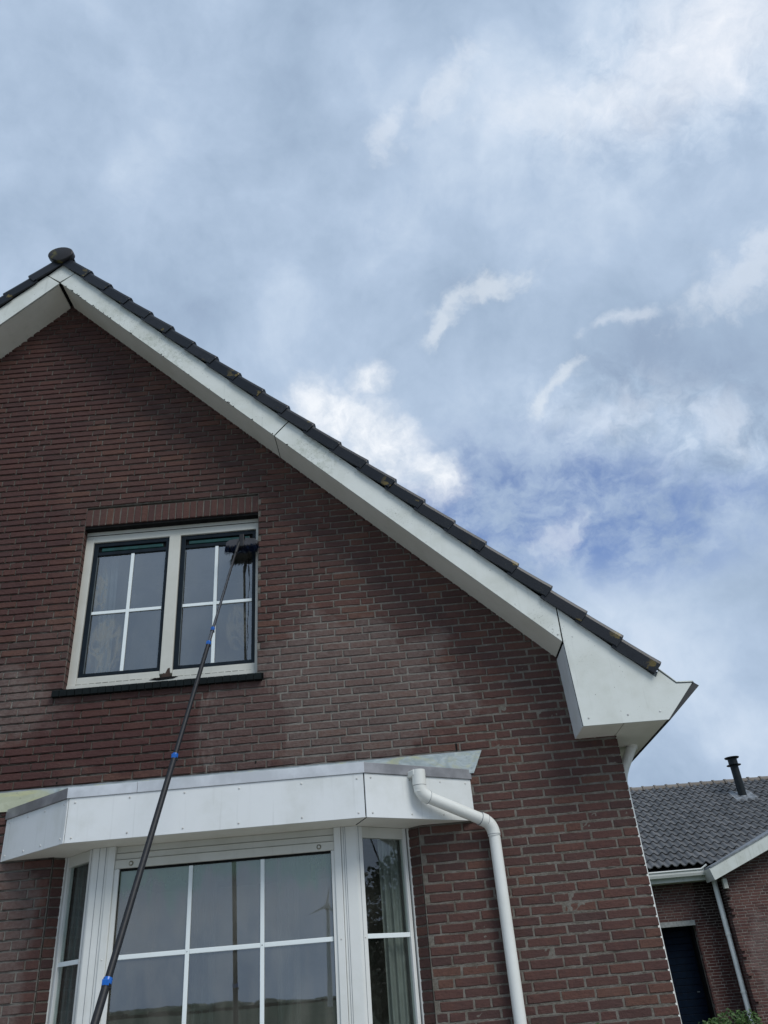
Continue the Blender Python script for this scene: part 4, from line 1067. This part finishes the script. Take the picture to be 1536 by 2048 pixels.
# flue
fl_ = link('flue_pipe', None, NB, (0, 0, 0)); fx, fy, fz = 9.82, 24.87, 5.66
m = MB(); m.tube([(fx, fy, fz-.05), (fx, fy, fz+1.10)], .118, 24); autosmooth(m.build('flue_shaft', M_flue, fl_, fix=True))
m = MB(); m.tube([(fx, fy, fz+.985), (fx, fy, fz+1.0), (fx, fy, fz+1.012)], [.205, .21, .16], 24); autosmooth(m.build('flue_collar', M_flue, fl_, fix=True))
m = MB(); m.tube([(fx, fy, fz+1.0), (fx, fy, fz+1.19)], .135, 24); autosmooth(m.build('flue_terminal', M_flue, fl_, fix=True))
m = MB(); m.tube([(fx, fy, fz+1.195), (fx, fy, fz+1.222), (fx, fy, fz+1.235)], [.20, .215, .10], 24); autosmooth(m.build('flue_cap', M_flue, fl_, fix=True))
m = MB(); m.tube([(fx, fy, fz-.12), (fx, fy, fz+.10)], [.17, .13], 20); autosmooth(m.build('flue_base', M_leadn, fl_, fix=True))
m = MB(); rp = lambda x, y, h: (x, y, EZ+RM*(y-EY)+h)
for i in range(10):
    for j in range(6):
        x = fx-.32+i*.065; y = fy-.24+j*.085
        h = lambda X_, Y_: .075+.022*math.sin((X_-fx)*30)+.01*mn.noise(Vector((X_*9, Y_*9, 0)))
        m.add([rp(x, y, h(x, y)), rp(x+.065, y, h(x+.065, y)), rp(x+.065, y+.085, h(x+.065, y+.085)), rp(x, y+.085, h(x, y+.085)), rp(x, y, .02), rp(x+.065, y, .02), rp(x+.065, y+.085, .02), rp(x, y+.085, .02)], [(0, 1, 2, 3), (0, 4, 5, 1), (1, 5, 6, 2), (2, 6, 7, 3), (3, 7, 4, 0)])
m.build('lead_slate', M_leadn, fl_)

# ================================================================== PLANTS
def leaves(mb, c, rx, ry, rz, n, size, rr, shell=.5):
    for i in range(n):
        while True:
            p = Vector((rr.uniform(-1, 1), rr.uniform(-1, 1), rr.uniform(-1, 1)))
            if shell < p.length < 1: break
        p = Vector((c[0]+p.x*rx, c[1]+p.y*ry, c[2]+p.z*rz)); s = size*rr.uniform(.6, 1.3)
        a = Vector((rr.uniform(-1, 1), rr.uniform(-1, 1), rr.uniform(-.4, 1))).normalized(); b = a.orthogonal().normalized()
        b = (b + a.cross(b)*rr.uniform(-1, 1)).normalized(); k = a.cross(b)*.12*s
        mb.add([p-a*s, p+b*s*.45+k, p+a*s, p-b*s*.45+k], [(0, 1, 2), (0, 2, 3)], rr.random())
def plant(name, label, cat, base, blobs, size, mat, stems, seed):
    rr = random.Random(seed); t = thing(name, label, cat, base); B = Vector(base)
    mb = MB()
    for c, r_, n in blobs: leaves(mb, B+Vector(c), r_[0], r_[1], r_[2], n, size, rr, .25)
    mb.build('foliage', mat, t)
    m = MB()
    for c, w0 in stems:
        m.tube([B, B+Vector(c)*.5+Vector((rr.uniform(-.03, .03), 0, 0)), B+Vector(c)], [w0, w0*.7, w0*.3], 8)
    m.build('trunk' if cat == 'tree' else 'stems', M_bark, t, fix=True); return t
plant('shrub', 'leafy green shrub at the foot of the outbuilding wall beside its downpipe', 'shrub', (6.45, 20.6, 0),
      [((-.35, 0, .32), (.45, .3, .3), 500), ((.05, 0, .42), (.42, .3, .33), 600), ((.42, .1, .38), (.35, .3, .33), 450), ((.1, -.1, .2), (.8, .4, .22), 500)], .045, M_leaf,
      [((-.4, 0, .5), .02), ((.1, 0, .6), .02), ((.4, 0, .55), .02)], 4)
plant('garden_plant', 'slim green garden plant just reaching into view against the brick wall', 'plant', (.99, 5.72, 0),
      [((0, 0, 1.24), (.06, .05, .13), 60), ((.02, 0, .95), (.16, .1, .3), 120), ((0, 0, .5), (.22, .12, .4), 160)], .028, M_leaf, [((0, 0, 1.3), .006), ((.08, 0, 1.0), .006)], 6)
def tree(label, base, h, cr, seed):
    rr = random.Random(seed); bl = []; st = [((0, 0, h*.7), .22)]
    for i in range(22):
        a = rr.uniform(0, 6.28); d = cr*rr.uniform(.15, .75); z = h*rr.uniform(.14, .9)
        bl.append(((math.cos(a)*d, math.sin(a)*d, z), (cr*.36, cr*.36, cr*.28), 620)); st.append(((math.cos(a)*d, math.sin(a)*d, z), .05))
    plant('garden_tree', label, 'tree', base, bl, .16, M_leaf_d, st, seed)
tree('dark leafy tree mirrored in the narrow right side pane of the bay', (23.3, 1.2, 0), 9.5, 4.6, 31)

# ================================================================== GROUND, FAR FIELD
g_ = MB(); n_ = 40; S_ = 900
for i in range(n_):
    for j in range(n_):
        x0_, y0_ = -S_+2*S_*i/n_, -S_+2*S_*j/n_; d_ = 2*S_/n_
        g_.add([(x0_, y0_, 0), (x0_+d_, y0_, 0), (x0_+d_, y0_+d_, 0), (x0_, y0_+d_, 0)], [(0, 1, 2, 3)])
g_.build('ground', M_grass, None, kind='structure')
pv = MB(); pv.box(-12, 15, -12, 5.7, .004, .05); pv.build('bounce_paving', M_bounce_paving, None, kind='structure', fix=True)  # unseen paving, made wide and pale to bounce light up onto the soffits
# far treeline behind the camera, seen mirrored in the bay glass
tl = MB(); rr = random.Random(8)
x = -600
while x < 600:
    hh = 2.6 + 1.9*mn.noise(Vector((x*.012, 0, 0))) + rr.uniform(-.5, .5); r_ = rr.uniform(5, 10)
    for k in range(3):
        cx_, cz_ = x+rr.uniform(-2, 2), hh*rr.uniform(.45, .8); y_ = -420+rr.uniform(-8, 8)
        vs = []; 
        for a in range(7):
            for b in range(5):
                th = 2*math.pi*a/7; ph = math.pi*b/4; q = 1+rr.uniform(-.15, .15)
                vs.append((cx_+r_*math.cos(th)*math.sin(ph)*q, y_+r_*math.sin(th)*math.sin(ph)*q, max(0, cz_-hh*.1+hh*.5*math.cos(ph)*q)))
        fs = [((a*5+b), ((a+1) % 7*5+b), ((a+1) % 7*5+b+1), (a*5+b+1)) for a in range(7) for b in range(4)]
        tl.add(vs, fs, rr.random())
    x += rr.uniform(4, 8)
tl.build('treeline', M_leaf_d, None, kind='stuff')
wt = thing('wind_turbine', 'white wind turbine far off, mirrored faintly in the right bay pane', 'wind turbine', (-17.9, -160, 0))
m = MB(); m.tube([(-17.9, -160, 0), (-17.7, -160, 16.6)], [.5, .28], 12); m.build('mast', M_white, wt, fix=True)
m = MB(); m.box(-18.2, -17.2, -160.8, -159.0, 16.2, 17.1); m.build('nacelle', M_white, wt, fix=True)
for k in range(3):
    a = rad(80+120*k); c = Vector((-17.7, -158.8, 16.7)); d = Vector((math.cos(a), 0, math.sin(a))); s_ = Vector((-d.z, 0, d.x))
    m = MB(); m.add([c-s_*.25, c+s_*.3, c+d*3.5+s_*.04, c+d*3.5-s_*.04, c-s_*.25+Vector((0, .2, 0)), c+s_*.3+Vector((0, .2, 0)), c+d*3.5+s_*.04+Vector((0, .08, 0)), c+d*3.5-s_*.04+Vector((0, .08, 0))], [(0, 1, 2, 3), (7, 6, 5, 4), (0, 4, 5, 1), (1, 5, 6, 2), (2, 6, 7, 3), (3, 7, 4, 0)])
    m.build('blade', M_white, wt, fix=True)
